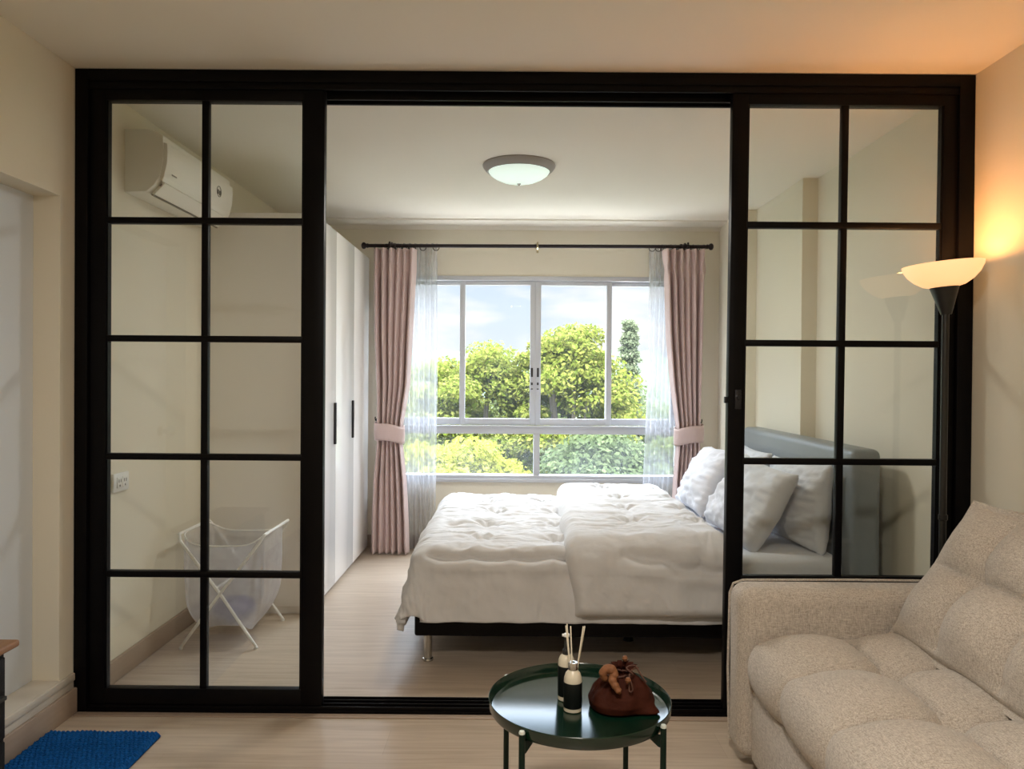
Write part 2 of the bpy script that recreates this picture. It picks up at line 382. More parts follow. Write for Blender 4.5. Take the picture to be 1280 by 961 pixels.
# ---- window
wr = thing('window_1', 'wide white aluminium window with four sliding panes over two fixed panes', 'window', ((WX0 + WX1) / 2, YB, WZ0), kind='structure')
f = MB(); y0, y1 = YB - .012, YB + .09
f.box(WX0, WX0 + .04, y0, y1, WZ0, WZ1, .003).box(WX1 - .04, WX1, y0, y1, WZ0, WZ1, .003).box(WX0 + .038, WX1 - .038, y0, y1, WZ1 - .035, WZ1, .003).box(WX0 + .038, WX1 - .038, y0, y1, WZ0, WZ0 + .03, .003)
f.box(WX0 + .038, WX1 - .038, y0, y1, .885, .945, .003).box(.163, .211, y0 + .01, y1, WZ0 + .028, .887, .003)
f.box(WX0 + .038, WX1 - .038, y0 - .012, y0 + .02, .935, .95, .002)
sub('window_frame', f, M['alu'], wr)
sub('window_sill', MB().box(WX0 - .02, WX1 + .02, YB - .03, YB + .01, WZ0 - .022, WZ0 + .004, .003), M['alu'], wr)
cxw = .173
def sash(x0, x1, yo, handle=None):
    s = MB(); a, b = .952, WZ1 - .037; t = .042
    s.box(x0, x0 + t, yo, yo + .028, a, b, .003).box(x1 - t, x1, yo, yo + .028, a, b, .003).box(x0 + t - .002, x1 - t + .002, yo, yo + .028, a, a + .05, .003).box(x0 + t - .002, x1 - t + .002, yo, yo + .028, b - .03, b, .003)
    o = sub('sash', s, M['alu'], wr)
    sub('pane', MB().box(x0 + t - .004, x1 - t + .004, yo + .012, yo + .017, a + .046, b - .026), M['wglass'], o, smooth=False)
    if handle:
        h = MB(); h.box(handle - .012, handle + .012, yo - .004, yo + .002, 1.225, 1.40, .002); 
        sub('latch_plate', h, M['alu'], o, 'grey recessed latch plate')
        h = MB(); h.box(handle - .008, handle + .008, yo - .006, yo - .003, 1.325, 1.395, .001).box(handle - .007, handle + .007, yo - .010, yo - .003, 1.262, 1.282, .002).box(handle - .008, handle + .008, yo - .006, yo - .003, 1.228, 1.236, .001)
        sub('latch_pull', h, M['dark'], o, 'dark finger pull')
sash(WX0 + .04, -.372, YB + .042)
sash(-.413, cxw, YB + .010, cxw - .026)
sash(cxw, .762, YB + .010, cxw + .020)
sash(.718, WX1 - .04, YB + .042)
for a, b in ((WX0 + .04, .163), (.211, WX1 - .04)):
    sub('fixed_pane', MB().box(a - .004, b + .004, YB + .035, YB + .040, WZ0 + .026, .889), M['dglass'], wr, smooth=False)

# ================================================================== WARDROBE
wx = -1.112
wd = thing('wardrobe', 'tall white three door wardrobe along the left bedroom wall', 'wardrobe', (-1.40, 5.03, 0))
sub('carcass', MB().box(XL + .022, wx - .004, 4.228, 5.835, .045, 2.212, .003).box(XL + .03, wx - .03, 4.25, 5.82, 0, .046), M['gloss'], wd)
for a, b in ((4.228, 4.765), (4.769, 5.300), (5.304, 5.835)):
    dr = sub('door', MB().box(wx - .002, wx + .016, a, b, .03, 2.214, .002), M['gloss'], wd)
    h = MB(); hy = b - .045 if b < 5.5 else None
    if a < 4.5: hy = 4.86 - .135
    if 4.7 < a < 5: hy = 5.235
    if hy is None: hy = 5.36
    hy = {0: 4.722, 1: 5.245, 2: 5.35}[(a > 4.7) + (a > 5.2)]
    if a < 5.2: sub('handle', h.box(wx + .016, wx + .030, hy - .012, hy + .012, .90, 1.155, .003), M['darkmetal'], dr, 'flat black vertical handle')

# ================================================================== AIR CONDITIONER
ac = thing('air_conditioner', 'cream wall mounted air conditioner above the laundry hamper', 'air conditioner', (XL, 3.75, 2.11))
Y0, Y1 = 3.365, 4.16
def acx(d): return XL + d
body = [(acx(.0), 2.390), (acx(.10), 2.390), (acx(.15), 2.376), (acx(.168), 2.362), (acx(.170), 2.31), (acx(.168), 2.25), (acx(.155), 2.19), (acx(.128), 2.145), (acx(.095), 2.118), (acx(.0), 2.114)]
# profile in x-z, extruded along y
b = MB(); b.prism(body, 'y', Y0, Y1, .004); sub('body', b, M['acw'], ac)
pan = [(acx(.168), 2.335), (acx(.184), 2.330), (acx(.186), 2.29), (acx(.183), 2.24), (acx(.170), 2.185), (acx(.160), 2.165), (acx(.150), 2.182), (acx(.160), 2.25)]
b = MB(); b.prism(pan, 'y', Y0 + .006, Y1 - .006, .003); sub('front_panel', b, M['acw'], ac)
b = MB(); b.prism([(acx(.157), 2.168), (acx(.163), 2.160), (acx(.118), 2.112), (acx(.108), 2.116)], 'y', Y0 + .03, Y1 - .03); lv = sub('louver', b, M['acw'], ac)
b = MB(); b.prism([(acx(.150), 2.159), (acx(.1535), 2.156), (acx(.1445), 2.146), (acx(.141), 2.149)], 'y', Y0 + .025, Y1 - .025).prism([(acx(.110), 2.114), (acx(.116), 2.107), (acx(.108), 2.105), (acx(.10), 2.113)], 'y', Y0 + .03, Y1 - .03); sub('air_slot', b, M['acg'], ac, 'dark grey outlet slot')
b = MB(); b.box(acx(.1845), acx(.1858), Y0 + .05, Y0 + .10, 2.200, 2.206); sub('name_mark', b, M['acg'], ac, 'small grey badge')
b = MB(); b.torus((acx(.1865), 3.96, 2.262), .027, .0014, 'x', 20, 6).box(acx(.185), acx(.188), 3.945, 3.952, 2.248, 2.27).box(acx(.185), acx(.188), 3.967, 3.974, 2.245, 2.268)
sub('energy_sticker', b, M['dark'], ac, 'round black and white energy sticker')

# ================================================================== POWER OUTLET
ol = thing('power_outlet', 'white double power outlet on the left wall near the hamper', 'outlet', (XL, 3.325, .85))
sub('plate', MB().box(XL, XL + .012, 3.262, 3.392, .812, .892, .004), M['plate'], ol)
for yy in (3.305, 3.35):
    s = sub('socket', MB().box(XL + .010, XL + .016, yy - .019, yy + .019, .828, .876, .003), M['plate'], ol)
    q = MB(); q.box(XL + .015, XL + .0168, yy - .010, yy - .006, .852, .866).box(XL + .015, XL + .0168, yy + .006, yy + .010, .852, .866).box(XL + .015, XL + .0168, yy - .003, yy + .003, .834, .842)
    sub('slots', q, M['dark'], s, 'dark plug slots')

# ================================================================== CURTAINS
rod = thing('curtain_rod', 'dark curtain rod with ball ends above the bedroom window', 'curtain rod', (.175, 5.72, 2.295))
r = MB(); r.tube([(-1.08, 5.72, 2.291), (1.43, 5.72, 2.301)], .0135, 14); sub('pole', r, M['rod'], rod)
for sx, xx, zz in ((-1, -1.08, 2.291), (1, 1.43, 2.301)):
    r = MB(); r.lathe([(0, 0), (.014, 0), (.019, .006), (.014, .014), (.016, .018), (.024, .028), (.026, .036), (.022, .046), (.012, .052), (0, .053)], 18, Matrix.Translation((xx, 5.72, zz)) @ Matrix.Rotation(sx * PI / 2, 4, 'Y'))
    sub('finial', r, M['rod'], rod)
for xx, mm in ((-.92, 'rod'), (.176, 'brass'), (1.29, 'rod')):
    zz = 2.291 + (xx + 1.08) * .004
    r = MB(); r.tube([(xx, YB, zz + .035), (xx, 5.80, zz + .035), (xx, 5.755, zz + .012), (xx, 5.742, zz - .01), (xx, 5.72, zz - .022), (xx, 5.70, zz - .01), (xx, 5.698, zz + .012)], .0075, 8)
    r.lathe([(0, 0), (.022, 0), (.022, .004), (.012, .010), (0, .010)], 16, Matrix.Translation((xx, YB, zz + .035)) @ Matrix.Rotation(PI / 2, 4, 'X'))
    r.lathe([(0, 0), (.007, .002), (.008, .010), (.005, .016), (0, .018)], 10, Matrix.Translation((xx, 5.70, zz + .012)))
    if mm == 'brass': r.lathe([(0, 0), (.008, .002), (.009, .016), (.006, .022), (0, .023)], 10, Matrix.Translation((xx, 5.70, zz - .055)))
    sub('bracket', r, M[mm], rod)

def cloth(prof, nz, nu, n_pl, amp, y0, ph, seed, irregular=.35, pinch_z=None, tie_z=None, thick=.0):
    zs = np.linspace(prof[0][0], prof[-1][0], nz); P0 = np.array(prof)[::-1]
    xl = np.interp(zs, P0[:, 0], P0[:, 1]); xr = np.interp(zs, P0[:, 0], P0[:, 2])
    u = np.linspace(0, 1, nu)[None, :]; Z = zs[:, None]
    uu = u + irregular * .12 * fbm(u * 5 + 0 * Z, Z * .8, seed, 3)
    w = (xr - xl)[:, None]
    X = xl[:, None] + w * np.clip(uu, -.02, 1.02)
    wn = w / w.max()
    A = amp * (.55 + .45 * wn)
    phs = ph + 1.3 * fbm(u * 3 + 7, Z * .9, seed + 5, 3)
    Y = y0 + A * np.sin(2 * PI * n_pl * u + phs) + A * .35 * np.sin(4.3 * PI * n_pl * .37 * u + 1 + Z) + .02 * fbm(u * 2, Z * 2, seed + 9)
    if pinch_z is not None:
        g = np.exp(-((Z - pinch_z) / .05) ** 2)
        Y = Y * (1 - .45 * g) + y0 * .45 * g
        X = X + g * .006 * np.sin(2 * PI * n_pl * u * 1 + 1)
    if tie_z is not None:
        g = np.exp(-((Z - tie_z) / .09) ** 2)
        Y = Y * (1 - .45 * g) + (y0) * .45 * g
    return np.stack([X, Y, np.repeat(Z, nu, 1)], 2)

def add_solid(o, t):
    md = o.modifiers.new('solid', 'SOLIDIFY'); md.thickness = t; md.offset = 0

def drape(label, prof, tie, hook_x, ring_x, seed, side):
    root = thing('curtain', label, 'curtain', (prof[0][1] / 2 + prof[0][2] / 2, 5.70, .01), 'dusty pink curtains at the window')
    m = MB(); m.grid(cloth(prof, 110, 150, 6.0, .033, 5.685, .4 * seed, seed, pinch_z=2.13, tie_z=.9))
    o = sub('fabric_panel', m, M['pink'], root, angle=80); add_solid(o, .004)
    # tie band: an oval loop round the gathered cloth, wider at the wall side
    x0, x1 = tie; m = MB(); n = 48; rows = 7; P = np.zeros((rows, n, 3))
    for i in range(rows):
        for j in range(n):
            a = 2 * PI * j / n; v = i / (rows - 1) - .5; cx = (x0 + x1) / 2
            c = math.cos(a); t = (c * side + 1) / 2            # 1 at the wall (outer) side
            P[i, j] = (cx + ((x1 - x0) / 2 + .012 + .004 * math.sin(PI * (v + .5))) * c, 5.69 + (.062 + .004 * math.sin(PI * (v + .5))) * math.sin(a), .905 + v * .125 + .030 * (t - .5) + .006 * math.sin(3 * a))
    m.grid(P, closed=True); o = sub('tieback', m, M['pink'], root, angle=80); add_solid(o, .008)
    m = MB(); m.tube([(hook_x, YB, .985), (hook_x, 5.86, .985), (hook_x, 5.845, 1.0), (hook_x, 5.85, 1.012)], .004, 8).lathe([(0, 0), (.012, 0), (.012, .004), (0, .006)], 12, Matrix.Translation((hook_x, YB, .985)) @ Matrix.Rotation(PI / 2, 4, 'X'))
    sub('tieback_hook', m, M['rod'], root)
    for i, xx in enumerate(ring_x):
        m = MB(); zz = 2.291 + (xx + 1.08) * .004
        tilt = (.5 + .4 * ((i * 37) % 5) / 4) * (1 if i % 2 else -1)
        pts = []
        for kx in range(17):
            a = 2 * PI * kx / 16; dx = .022 * math.cos(a); pts.append((xx + dx * math.sin(tilt) * .8, 5.72 + dx * math.cos(tilt), zz - .009 + .022 * math.sin(a)))
        m.tube(pts, .003, 6, cap=False); sub('ring', m, M['rod'], root)
    return root
PL = [(2.265, -1.038, -.724), (2.06, -1.037, -.729), (1.62, -1.029, -.750), (1.26, -1.014, -.765), (.98, -1.007, -.811), (.90, -1.005, -.815), (.83, -1.006, -.816), (.55, -1.034, -.784), (.25, -1.044, -.765), (.012, -1.048, -.757)]
PR = [(2.275, 1.100, 1.426), (2.08, 1.114, 1.421), (1.64, 1.135, 1.414), (1.28, 1.168, 1.405), (.98, 1.212, 1.396), (.90, 1.214, 1.397), (.79, 1.214, 1.398), (.57, 1.198, 1.388), (.012, 1.168, 1.429)]
drape('dusty pink curtain tied back beside the wardrobe', PL, (-1.005, -.815), -1.045, [-1.03, -.945, -.93, -.91, -.895, -.87, -.84, -.815, -.79, -.765, -.735], 3, -1)
drape('dusty pink curtain tied back beside the pillows', PR, (1.213, 1.398), 1.44, [1.10, 1.13, 1.165, 1.20, 1.235, 1.265, 1.285, 1.305, 1.33, 1.37, 1.41], 4, 1)
def sheer(label, prof, seed, rings):
    root = thing('sheer_curtain', label, 'sheer curtain', (prof[0][1] / 2 + prof[0][2] / 2, 5.82, .01), 'white sheer curtains at the window')
    m = MB(); m.grid(cloth(prof, 60, 150, 9, .020, 5.825, seed, seed, .5))
    o = sub('voile_panel', m, M['sheer'], root, angle=80)
    for xx in rings:
        m = MB(); zz = 2.291 + (xx + 1.08) * .004; m.torus((xx, 5.72, zz - .012), .023, .0032, 'y' if len(rings) < 3 else 'x', 18, 6)
        sub('ring', m, M['rod'], root)
sheer('white sheer curtain beside the pink curtain near the wardrobe', [(2.325, -.95, -.576), (2.08, -.95, -.575), (1.26, -.93, -.575), (.54, -.93, -.577), (.015, -.93, -.573)], 11, [-.675, -.578])
sheer('white sheer curtain beside the pink curtain near the pillows', [(2.33, 1.026, 1.36), (2.09, 1.028, 1.36), (1.28, 1.011, 1.34), (.55, .987, 1.34), (.015, .986, 1.35)], 12, [1.028, 1.075])

# ================================================================== BED
bed = thing('bed', 'double bed with black base, steel legs and grey blue headboard', 'bed', (.56, 4.33, 0))
sub('base', MB().box(-.444, 1.548, 3.52, 5.15, .125, .235, .012, 3), M['bedblack'], bed)
for xx, yy in ((-.385, 3.565), (-.385, 5.09), (1.45, 3.565), (1.45, 5.09)):
    l = MB(); l.lathe([(0, 0), (.024, 0), (.026, .004), (.024, .012), (.019, .014), (.019, .126), (0, .126)], 20, Matrix.Translation((xx, yy, 0)))
    sub('leg', l, M['chrome'], bed, 'round steel leg')
for yy in (3.86, 4.33): sub('leg', MB().lathe([(0, 0), (.026, 0), (.024, .006), (.022, .126), (0, .126)], 16, Matrix.Translation((.59, yy, 0))), M['bedblack'], bed, 'black middle support leg')
# headboard: rounded slab
h = MB(); h.box(1.552, 1.688, 3.50, 5.19, .02, 1.0, .035, 5); sub('headboard', h, M['headb'], bed, 'grey blue leatherette headboard', angle=50)
tag(MB().box(-.40, 1.545, 3.545, 5.125, .237, .497, .055, 5).build('mattress', M['sheet'], origin=(.57, 4.33, .237), angle=60), 'white sheeted mattress lying on the black bed base', 'mattress')

# comforter
def quilt_base(s, t, xl=-.375, yf=3.515, yb=5.05, r=.10, ztop=.548, xr=9.):
    """s: cloth coordinate along x, t: along y (both metres, on the flat) -> draped positions"""
    a = np.maximum(xl - s, 0); bf = np.maximum(yf - t, 0); bb = np.maximum(t - yb, 0)
    b = np.where(bb > 0, bb, bf); sy = np.where(bb > 0, 1., -1.)
    d = np.sqrt(a * a + b * b) + 1e-9
    q = PI * r / 2
    out = np.where(d < q, r * np.sin(d / r), r + (d - q) * .15)
    drop = np.where(d < q, r * (1 - np.cos(d / r)), r + (d - q) * .985)
    th = np.arctan2(b, a)
    both = np.sin(2 * th) * (a > 0) * (b > 0)
    out = out + both * (.03 * np.clip((d - .12) / .4, 0, 1) + .008 * np.sin(th * 8) * np.clip((d - .15) / .25, 0, 1))
    drop = np.where(both > 0, drop * (1 - .30 * both * np.clip(d / .5, 0, 1)), drop)
    x = np.where(a > 0, xl, s) - np.where(a > 0, out * a / d, 0)
    y = np.where(bf > 0, yf, np.where(bb > 0, yb, t)) + np.where(b > 0, sy * out * b / d, 0)
    z = ztop - drop
    return np.stack([x, y, z], 2), d, a, b
TUFTS = [(x + (.02 * ((i * 7) % 3 - 1)), y) for i, y in enumerate((3.68, 4.06, 4.44, 4.82)) for x in (-.12, .24, .58, .92)]
def dimples(s, t, pts, dep, rad):
    z = np.zeros_like(s)
    for k, (px, py) in enumerate(pts):
        rx = np.hypot(s - px, (t - py)); an = np.arctan2(t - py, s - px)
        z -= dep * np.exp(-(rx / rad) ** 2) + dep * .16 * np.exp(-(rx / (rad * 2.8)) ** 2) * np.sin(an * 9 + k) * sstep(.0, .05, rx)
    return z
def quilt(kind):
    if kind == 'base':
        s = np.linspace(-.375 - .42, .965, 190); t = np.linspace(3.515 - .375, 5.05 + .25, 260)
    else:
        s = np.linspace(.245, .985, 120); t = np.linspace(3.515 - .345, 5.05 + .17, 260)
    Sg, Tg = np.meshgrid(s, t, indexing='ij')
    if kind != 'base':
        Sg = Sg + (1 - (Sg - .245) / .74) * (.045 * sstep(3.6, 5., Tg) + .03 * (1 - sstep(3.17, 3.45, Tg)) + .008 * np.sin(Tg * 14))
    P, d, a, b = quilt_base(Sg, Tg); N = normals(P)
    if N[N.shape[0] // 2, N.shape[1] // 2, 2] < 0: N = -N
    top = np.exp(-(np.maximum(d - .02, 0) / .10) ** 2); side = 1 - top
    disp = np.zeros_like(Sg)
    wr = ridged(Sg * 4.5 + fbm(Sg * 4, Tg * 4, 3) * 2, Tg * 17 + fbm(Sg * 6, Tg * 3, 5) * 3.2, 21 if kind == 'base' else 31, 3)
    disp += top * (.028 * (wr - .5)) * (1.15 if kind == 'base' else .8)
    disp += .030 * fbm(Sg * 4, Tg * 5, 40 if kind == 'base' else 60, 3)
    disp += dimples(Sg, Tg, TUFTS if kind == 'base' else [(x + .03, y + .12) for x, y in TUFTS if x > .3], .042, .05) * top
    hang = side * (.034 * fbm(Sg * 7 + 3, Tg * 3.2, 77 if kind == 'base' else 87, 4) + .008 * np.sin(Sg * 21 + 3 * np.sin(Sg * 5)) * np.clip((d - .1) / .3, 0, 1) + .022 * (ridged(Sg * 8 + fbm(Sg * 5, Tg * 5, 8) * 2, Tg * 4 + Sg * 2, 93, 3) - .5) * np.clip(d / .15, 0, 1))
    disp += hang
    # border seam, scalloped
    if kind == 'base': dd = .085 + .012 * np.abs(np.sin(Sg * 17)) ; gate = sstep(-.40, -.33, Sg)
    else: dd = .115 + .02 * np.sin(Sg * 9) + .012 * np.abs(np.sin(Sg * 19)); gate = sstep(.45, .55, Sg)
    bf = np.where(Tg < 4, b, 0)
    disp -= (.030 * np.exp(-((bf - dd) / .013) ** 2) - .012 * np.exp(-((bf - dd - .04) / .03) ** 2) - .010 * np.exp(-((bf - dd + .04) / .03) ** 2)) * gate * (bf > 0)
    if kind != 'base':
        e1 = np.clip((Sg - s[0] - .0) / .07, 0, 1); e2 = np.clip((s[-1] - Sg) / .06, 0, 1); e3 = np.clip((Tg - t[0]) / .05, 0, 1); e4 = np.clip((t[-1] - Tg) / .05, 0, 1)
        e1 = np.clip(np.linspace(0, 1, len(s)) / .09, 0, 1)[:, None] * np.ones_like(Tg)
        rd = lambda e: np.sqrt(np.clip(1 - (1 - e) ** 2, 0, 1))
        off = .070 * rd(e1) * rd(e2) * rd(e3) * rd(e4)
        disp = disp * rd(e1) * rd(e3) + off + .004
    return P + N * disp[..., None]
cf = thing('comforter', 'puffy white tufted comforter draped over the bed and folded back', 'comforter', (.3, 4.3, .57))
m = MB(); m.grid(quilt('base')); o = sub('lower_layer', m, M['quilt'], cf, angle=180)
md = o.modifiers.new('solid', 'SOLIDIFY'); md.thickness = .03; md.offset = -1 if True else 1; md.use_rim = True
m = MB(); m.grid(quilt('flap')); o2 = sub('folded_flap', m, M['quilt'], cf, angle=180)
COMF = (o, o2)

# pillows
def pillow(name_label, c, L, Hh, Tk, lean, yaw, roll, seed, mname='sheet'):
    n = 44; u = np.linspace(-1, 1, n); U, V = np.meshgrid(u, u, indexing='ij')
    X = L / 2 * U * (.93 + .07 * V ** 2); Yv = Hh / 2 * V * (.92 + .08 * U ** 2)
    prof = (np.clip(1 - U ** 2, 0, 1) * np.clip(1 - V ** 2, 0, 1)) ** .36
    wr = fbm(U * 2.2 + seed, V * 2.6, seed, 4) * .06 + .022 * (ridged(U * 3 + V * 2, V * 6 - U * 2, seed + 4, 3) - .5)
    edge = np.clip(np.minimum(1 - np.abs(U), 1 - np.abs(V)) / .12, 0, 1)
    pleat = .006 * np.sin(U * 38 + 3 * np.sin(U * 9)) * np.exp(-((1 - np.abs(V)) / .25) ** 2) * edge + .006 * np.sin(V * 30 + 2) * np.exp(-((1 - np.abs(U)) / .22) ** 2) * edge
    Tt = Tk / 2 * prof
    F = np.stack([X, Yv, Tt + (wr + pleat) * edge], 2); Bk = np.stack([X, Yv, -Tt * .8 + wr * .3 * edge], 2)
    m = MB(); m.grid(F, flip=False); m.grid(Bk, flip=True)
    o = m.build('pillow', M[mname], origin=(0, 0, 0), weld=.0008, angle=180)
    # local X -> world -Y (length across the bed), local Y -> up, local Z -> world -X (towards the foot)
    R = Matrix(((0, 0, -1), (-1, 0, 0), (0, 1, 0))).to_4x4()
    o.matrix_world = Matrix.Translation(c) @ Matrix.Rotation(yaw, 4, 'Z') @ Matrix.Rotation(lean, 4, 'Y') @ R @ Matrix.Rotation(roll, 4, 'Z')
    tag(o, name_label, 'pillow', 'white pillows on the bed')
    return o
pillow('white pillow standing against the headboard at the near side of the bed', (1.455, 3.93, .694), .68, .43, .20, .10, .06, .03, 1)
pillow('white pillow standing against the headboard at the far side of the bed', (1.440, 4.72, .697), .66, .42, .17, .22, 0, -.02, 2)
pillow('creased white pillow leaning in front at the near side of the bed', (1.225, 3.97, .690), .68, .44, .22, .50, .10, -.06, 3)
pillow('white pillow leaning in front at the far side, beside the curtain', (1.205, 4.76, .694), .66, .44, .22, .50, -.05, .05, 4)

# ================================================================== CEILING LAMPS
def dome(loc, label):
    root = thing('ceiling_lamp', label, 'ceiling lamp', loc)
    x, y, z = loc; T_ = Matrix.Translation(loc)
    m = MB(); m.lathe([(0, 0), (.200, 0), (.203, -.006), (.200, -.014), (.188, -.030), (.176, -.040), (.170, -.040), (.170, -.004), (0, -.004)], 56, T_); sub('ring', m, M['domerim'], root)
    m = MB(); m.lathe([(.172, -.034), (.160, -.052), (.135, -.070), (.100, -.086), (.060, -.097), (.025, -.102), (0, -.103)], 56, T_); sub('glass_bowl', m, M['domeg'], root, angle=80)
    m = MB(); m.lathe([(0, -.100), (.012, -.101), (.012, -.106), (.007, -.109), (.006, -.114), (0, -.116)], 16, T_); sub('finial', m, M['chrome'], root)
    return root
dome((.026, 4.29, H), 'round pale glass ceiling lamp in the bedroom')

# ================================================================== FLOOR LAMP
LX, LY = 1.590, 2.835
fl = thing('floor_lamp', 'black torchiere floor lamp with glowing bowl shade behind the sofa', 'floor lamp', (LX, LY, 0))
m = MB(); m.lathe([(0, 0), (.108, 0), (.110, .008), (.104, .020), (.05, .028), (.016, .034), (0, .034)], 40, Matrix.Translation((LX, LY, 0))); sub('base', m, M['lampblk'], fl)
m = MB(); m.tube([(LX, LY, .03), (LX, LY, .9), (LX + .002, LY, 1.58)], .0125, 14); m.lathe([(.0125, 0), (.016, .004), (.016, .02), (.0125, .024)], 16, Matrix.Translation((LX + .001, LY, .8))); sub('pole', m, M['lampblk'], fl)
TL = Matrix.Translation((LX + .004, LY, 1.565)) @ Matrix.Rotation(-.085, 4, 'Y')
m = MB(); m.lathe([(0, -.005), (.019, -.005), (.020, .0), (.049, .093), (.050, .098), (0, .098)], 30, TL); sub('socket_cup', m, M['lampblk'], fl)
m = MB(); m.lathe([(.0, .094), (.045, .094), (.070, .101), (.098, .119), (.120, .142), (.133, .166), (.136, .180), (.133, .181), (.129, .168), (.117, .146), (.096, .124), (.066, .106), (0, .100)], 56, TL); sub('bowl_shade', m, M['bowl'], fl, 'glowing warm opal bowl shade', angle=60)

# ================================================================== LAUNDRY HAMPER
hm = thing('laundry_hamper', 'folding white laundry hamper with mesh bag near the left wall', 'laundry hamper', (-1.41, 3.91, 0))
def xleg(ya, yb):
    pass
hx0, hx1, hy0, hy1, hz = -1.585, -1.228, 3.70, 4.12, .545
for sgn in (0, 1):
    # one U-shaped tube: front foot -> top bar -> back foot
    xa, xb = (hx0, hx1) if sgn == 0 else (hx1, hx0)
    o_ = .006 if sgn else -.006
    xt = xb + (.03 if xb > xa else -.03)
    pts = [(xa, hy0 - .012 + o_, .010), (xa + (xb - xa) * .5, hy0 + o_, .26), (xt - (xb - xa) * .04, hy0 + o_, hz - .03), (xt, hy0 + .02 + o_, hz), (xt, hy1 - .02 - o_, hz), (xt - (xb - xa) * .04, hy1 - o_, hz - .03), (xa + (xb - xa) * .5, hy1 - o_, .26), (xa, hy1 + .012 - o_, .010)]
    m = MB(); m.tube(pts, .0075, 10); m.tube([pts[0], (pts[0][0], pts[0][1], .0)], .0095, 10); m.tube([pts[-1], (pts[-1][0], pts[-1][1], .0)], .0095, 10)
    sub('tube_frame', m, M['hampw'], hm)
m = MB(); m.tube([(hx0 + .16, hy0, .288), (hx0 + .16, hy1, .288)], .004, 8); sub('hinge_bar', m, M['hampw'], hm)
# bag: closed loop of cloth between the two top bars, sagging at front and back
nr, nc = 30, 96; P = np.zeros((nr, nc, 3)); xc, yc = (hx0 + hx1) / 2, (hy0 + hy1) / 2
for i in range(nr):
    v = i / (nr - 1)
    for j in range(nc):
        a = 2 * PI * j / nc; c, s_ = math.cos(a), math.sin(a)
        e = .30; cx = math.copysign(abs(c) ** e, c); sy = math.copysign(abs(s_) ** e, s_)
        ex = (hx1 - hx0) / 2 + .022; ey = (hy1 - hy0) / 2 - .016
        mid = 1 - abs(cx) ** 4                       # 1 between the bars, 0 at the bars
        ztop = hz - .004 - .055 * mid
        zb = .072 + .012 * math.sin(3 * a)
        k = 1 - v
        shr = 1 - .05 * v - .32 * max(0, (v - .62) / .38) ** 2.2
        wob = .010 * math.sin(a * 9 + 2 * v) * min(1, v * 3) * (1 - v)
        P[i, j] = (xc + (ex + wob) * cx * shr, yc + (ey + wob) * sy * (1 - .02 * v - .30 * max(0, (v - .66) / .34) ** 2.2), ztop + (zb - ztop) * v)
m = MB(); m.grid(P, closed=True)
vs = [v for v in m.bm.verts][-nc:]; cv = m.bm.verts.new((xc, yc, .062))
for j in range(nc): m.bm.faces.new((vs[j], vs[(j + 1) % nc], cv))
sub('mesh_bag', m, M['bag'], hm, 'translucent white bag', angle=70)
m = MB(); rimp = [tuple(P[0, j] + np.array((0, 0, .003))) for j in range(nc)] + [tuple(P[0, 0] + np.array((0, 0, .003)))]
m.tube(rimp, .0035, 6, cap=False); sub('bag_hem', m, M['hampw'], hm)
n = 26; th = np.linspace(0, PI, n)[:, None]; ph = np.linspace(0, 2 * PI, 40, endpoint=False)[None, :]
rr = 1 + .35 * fbm(th * 2 + 0 * ph, ph * 1.5, 5, 3)
P = np.stack([xc + .10 * np.sin(th) * np.cos(ph) * rr, yc + .12 * np.sin(th) * np.sin(ph) * rr, .135 + .055 * np.cos(th) * rr + 0 * ph], 2)
m = MB(); m.grid(P, closed=True); tag(m.build('laundry_pile', M['purple'], origin=(xc, yc, .09), weld=.001, angle=180), 'dark purple laundry lying inside the white mesh hamper', 'laundry')

# ================================================================== SOFA
so = thing('sofa', 'beige linen tufted sofa along the right wall', 'sofa', (1.27, 1.74, 0))
sub('base', MB().box(.800, 1.70, .90, 2.555, .045, .285, .018, 3), M['sofa'], so, angle=50)
def arm(y0, y1):
    pr = []
    m = MB(); m.box(.765, 1.745, y0, y1, .035, .612, .050, 6); return m
for a, b in ((2.560, 2.715), (.745, .900)):
    o = sub('arm', arm(a, b), M['sofa'], so, angle=60)
    pm = MB()
    for yy in (b - .012,):
        pm.tube([(.772, yy, .05), (.7655, yy, .30), (.770, yy, .565), (.782, yy, .597), (.815, yy, .609), (1.2, yy, .612), (1.73, yy, .609)], .0045, 6)
    sub('piping', pm, M['sofa'], o)
for a, b in ((.80, .95), (2.50, 2.66), ):
    for xx in (.86, 1.66): sub('foot', MB().lathe([(0, 0), (.02, 0), (.026, .05), (0, .05)], 16, Matrix.Translation((xx, a + .07, 0))), M['dark'], so, 'small dark foot')
m = MB(); m.box(1.585, 1.765, .76, 2.70, .06, .872, .055, 6); sub('backrest', m, M['sofa'], so, angle=60)
# seat cushion: profile in x-z swept along y, with biscuit tufting
sy0, sy1 = .905, 2.553
prof = []
pr_ctrl = [(.825, .283), (.797, .300), (.780, .345), (.782, .395), (.800, .435), (.835, .458), (.90, .470), (1.0, .476), (1.11, .478), (1.25, .476), (1.40, .470), (1.55, .462)]
c = np.array(pr_ctrl); L_ = np.r_[0, np.cumsum(np.hypot(*np.diff(c, axis=0).T))]
q = np.linspace(0, L_[-1], 150); px = np.interp(q, L_, c[:, 0]); pz = np.interp(q, L_, c[:, 1])
for _ in range(14):
    px[1:-1] = (px[:-2] + 2 * px[1:-1] + px[2:]) / 4; pz[1:-1] = (pz[:-2] + 2 * pz[1:-1] + pz[2:]) / 4
ny = 300; yy = np.linspace(sy0, sy1, ny)
P = np.zeros((150, ny, 3)); P[..., 0] = px[:, None]; P[..., 1] = yy[None, :]; P[..., 2] = pz[:, None]
N = normals(P)
if N[100, 100, 2] < 0: N = -N
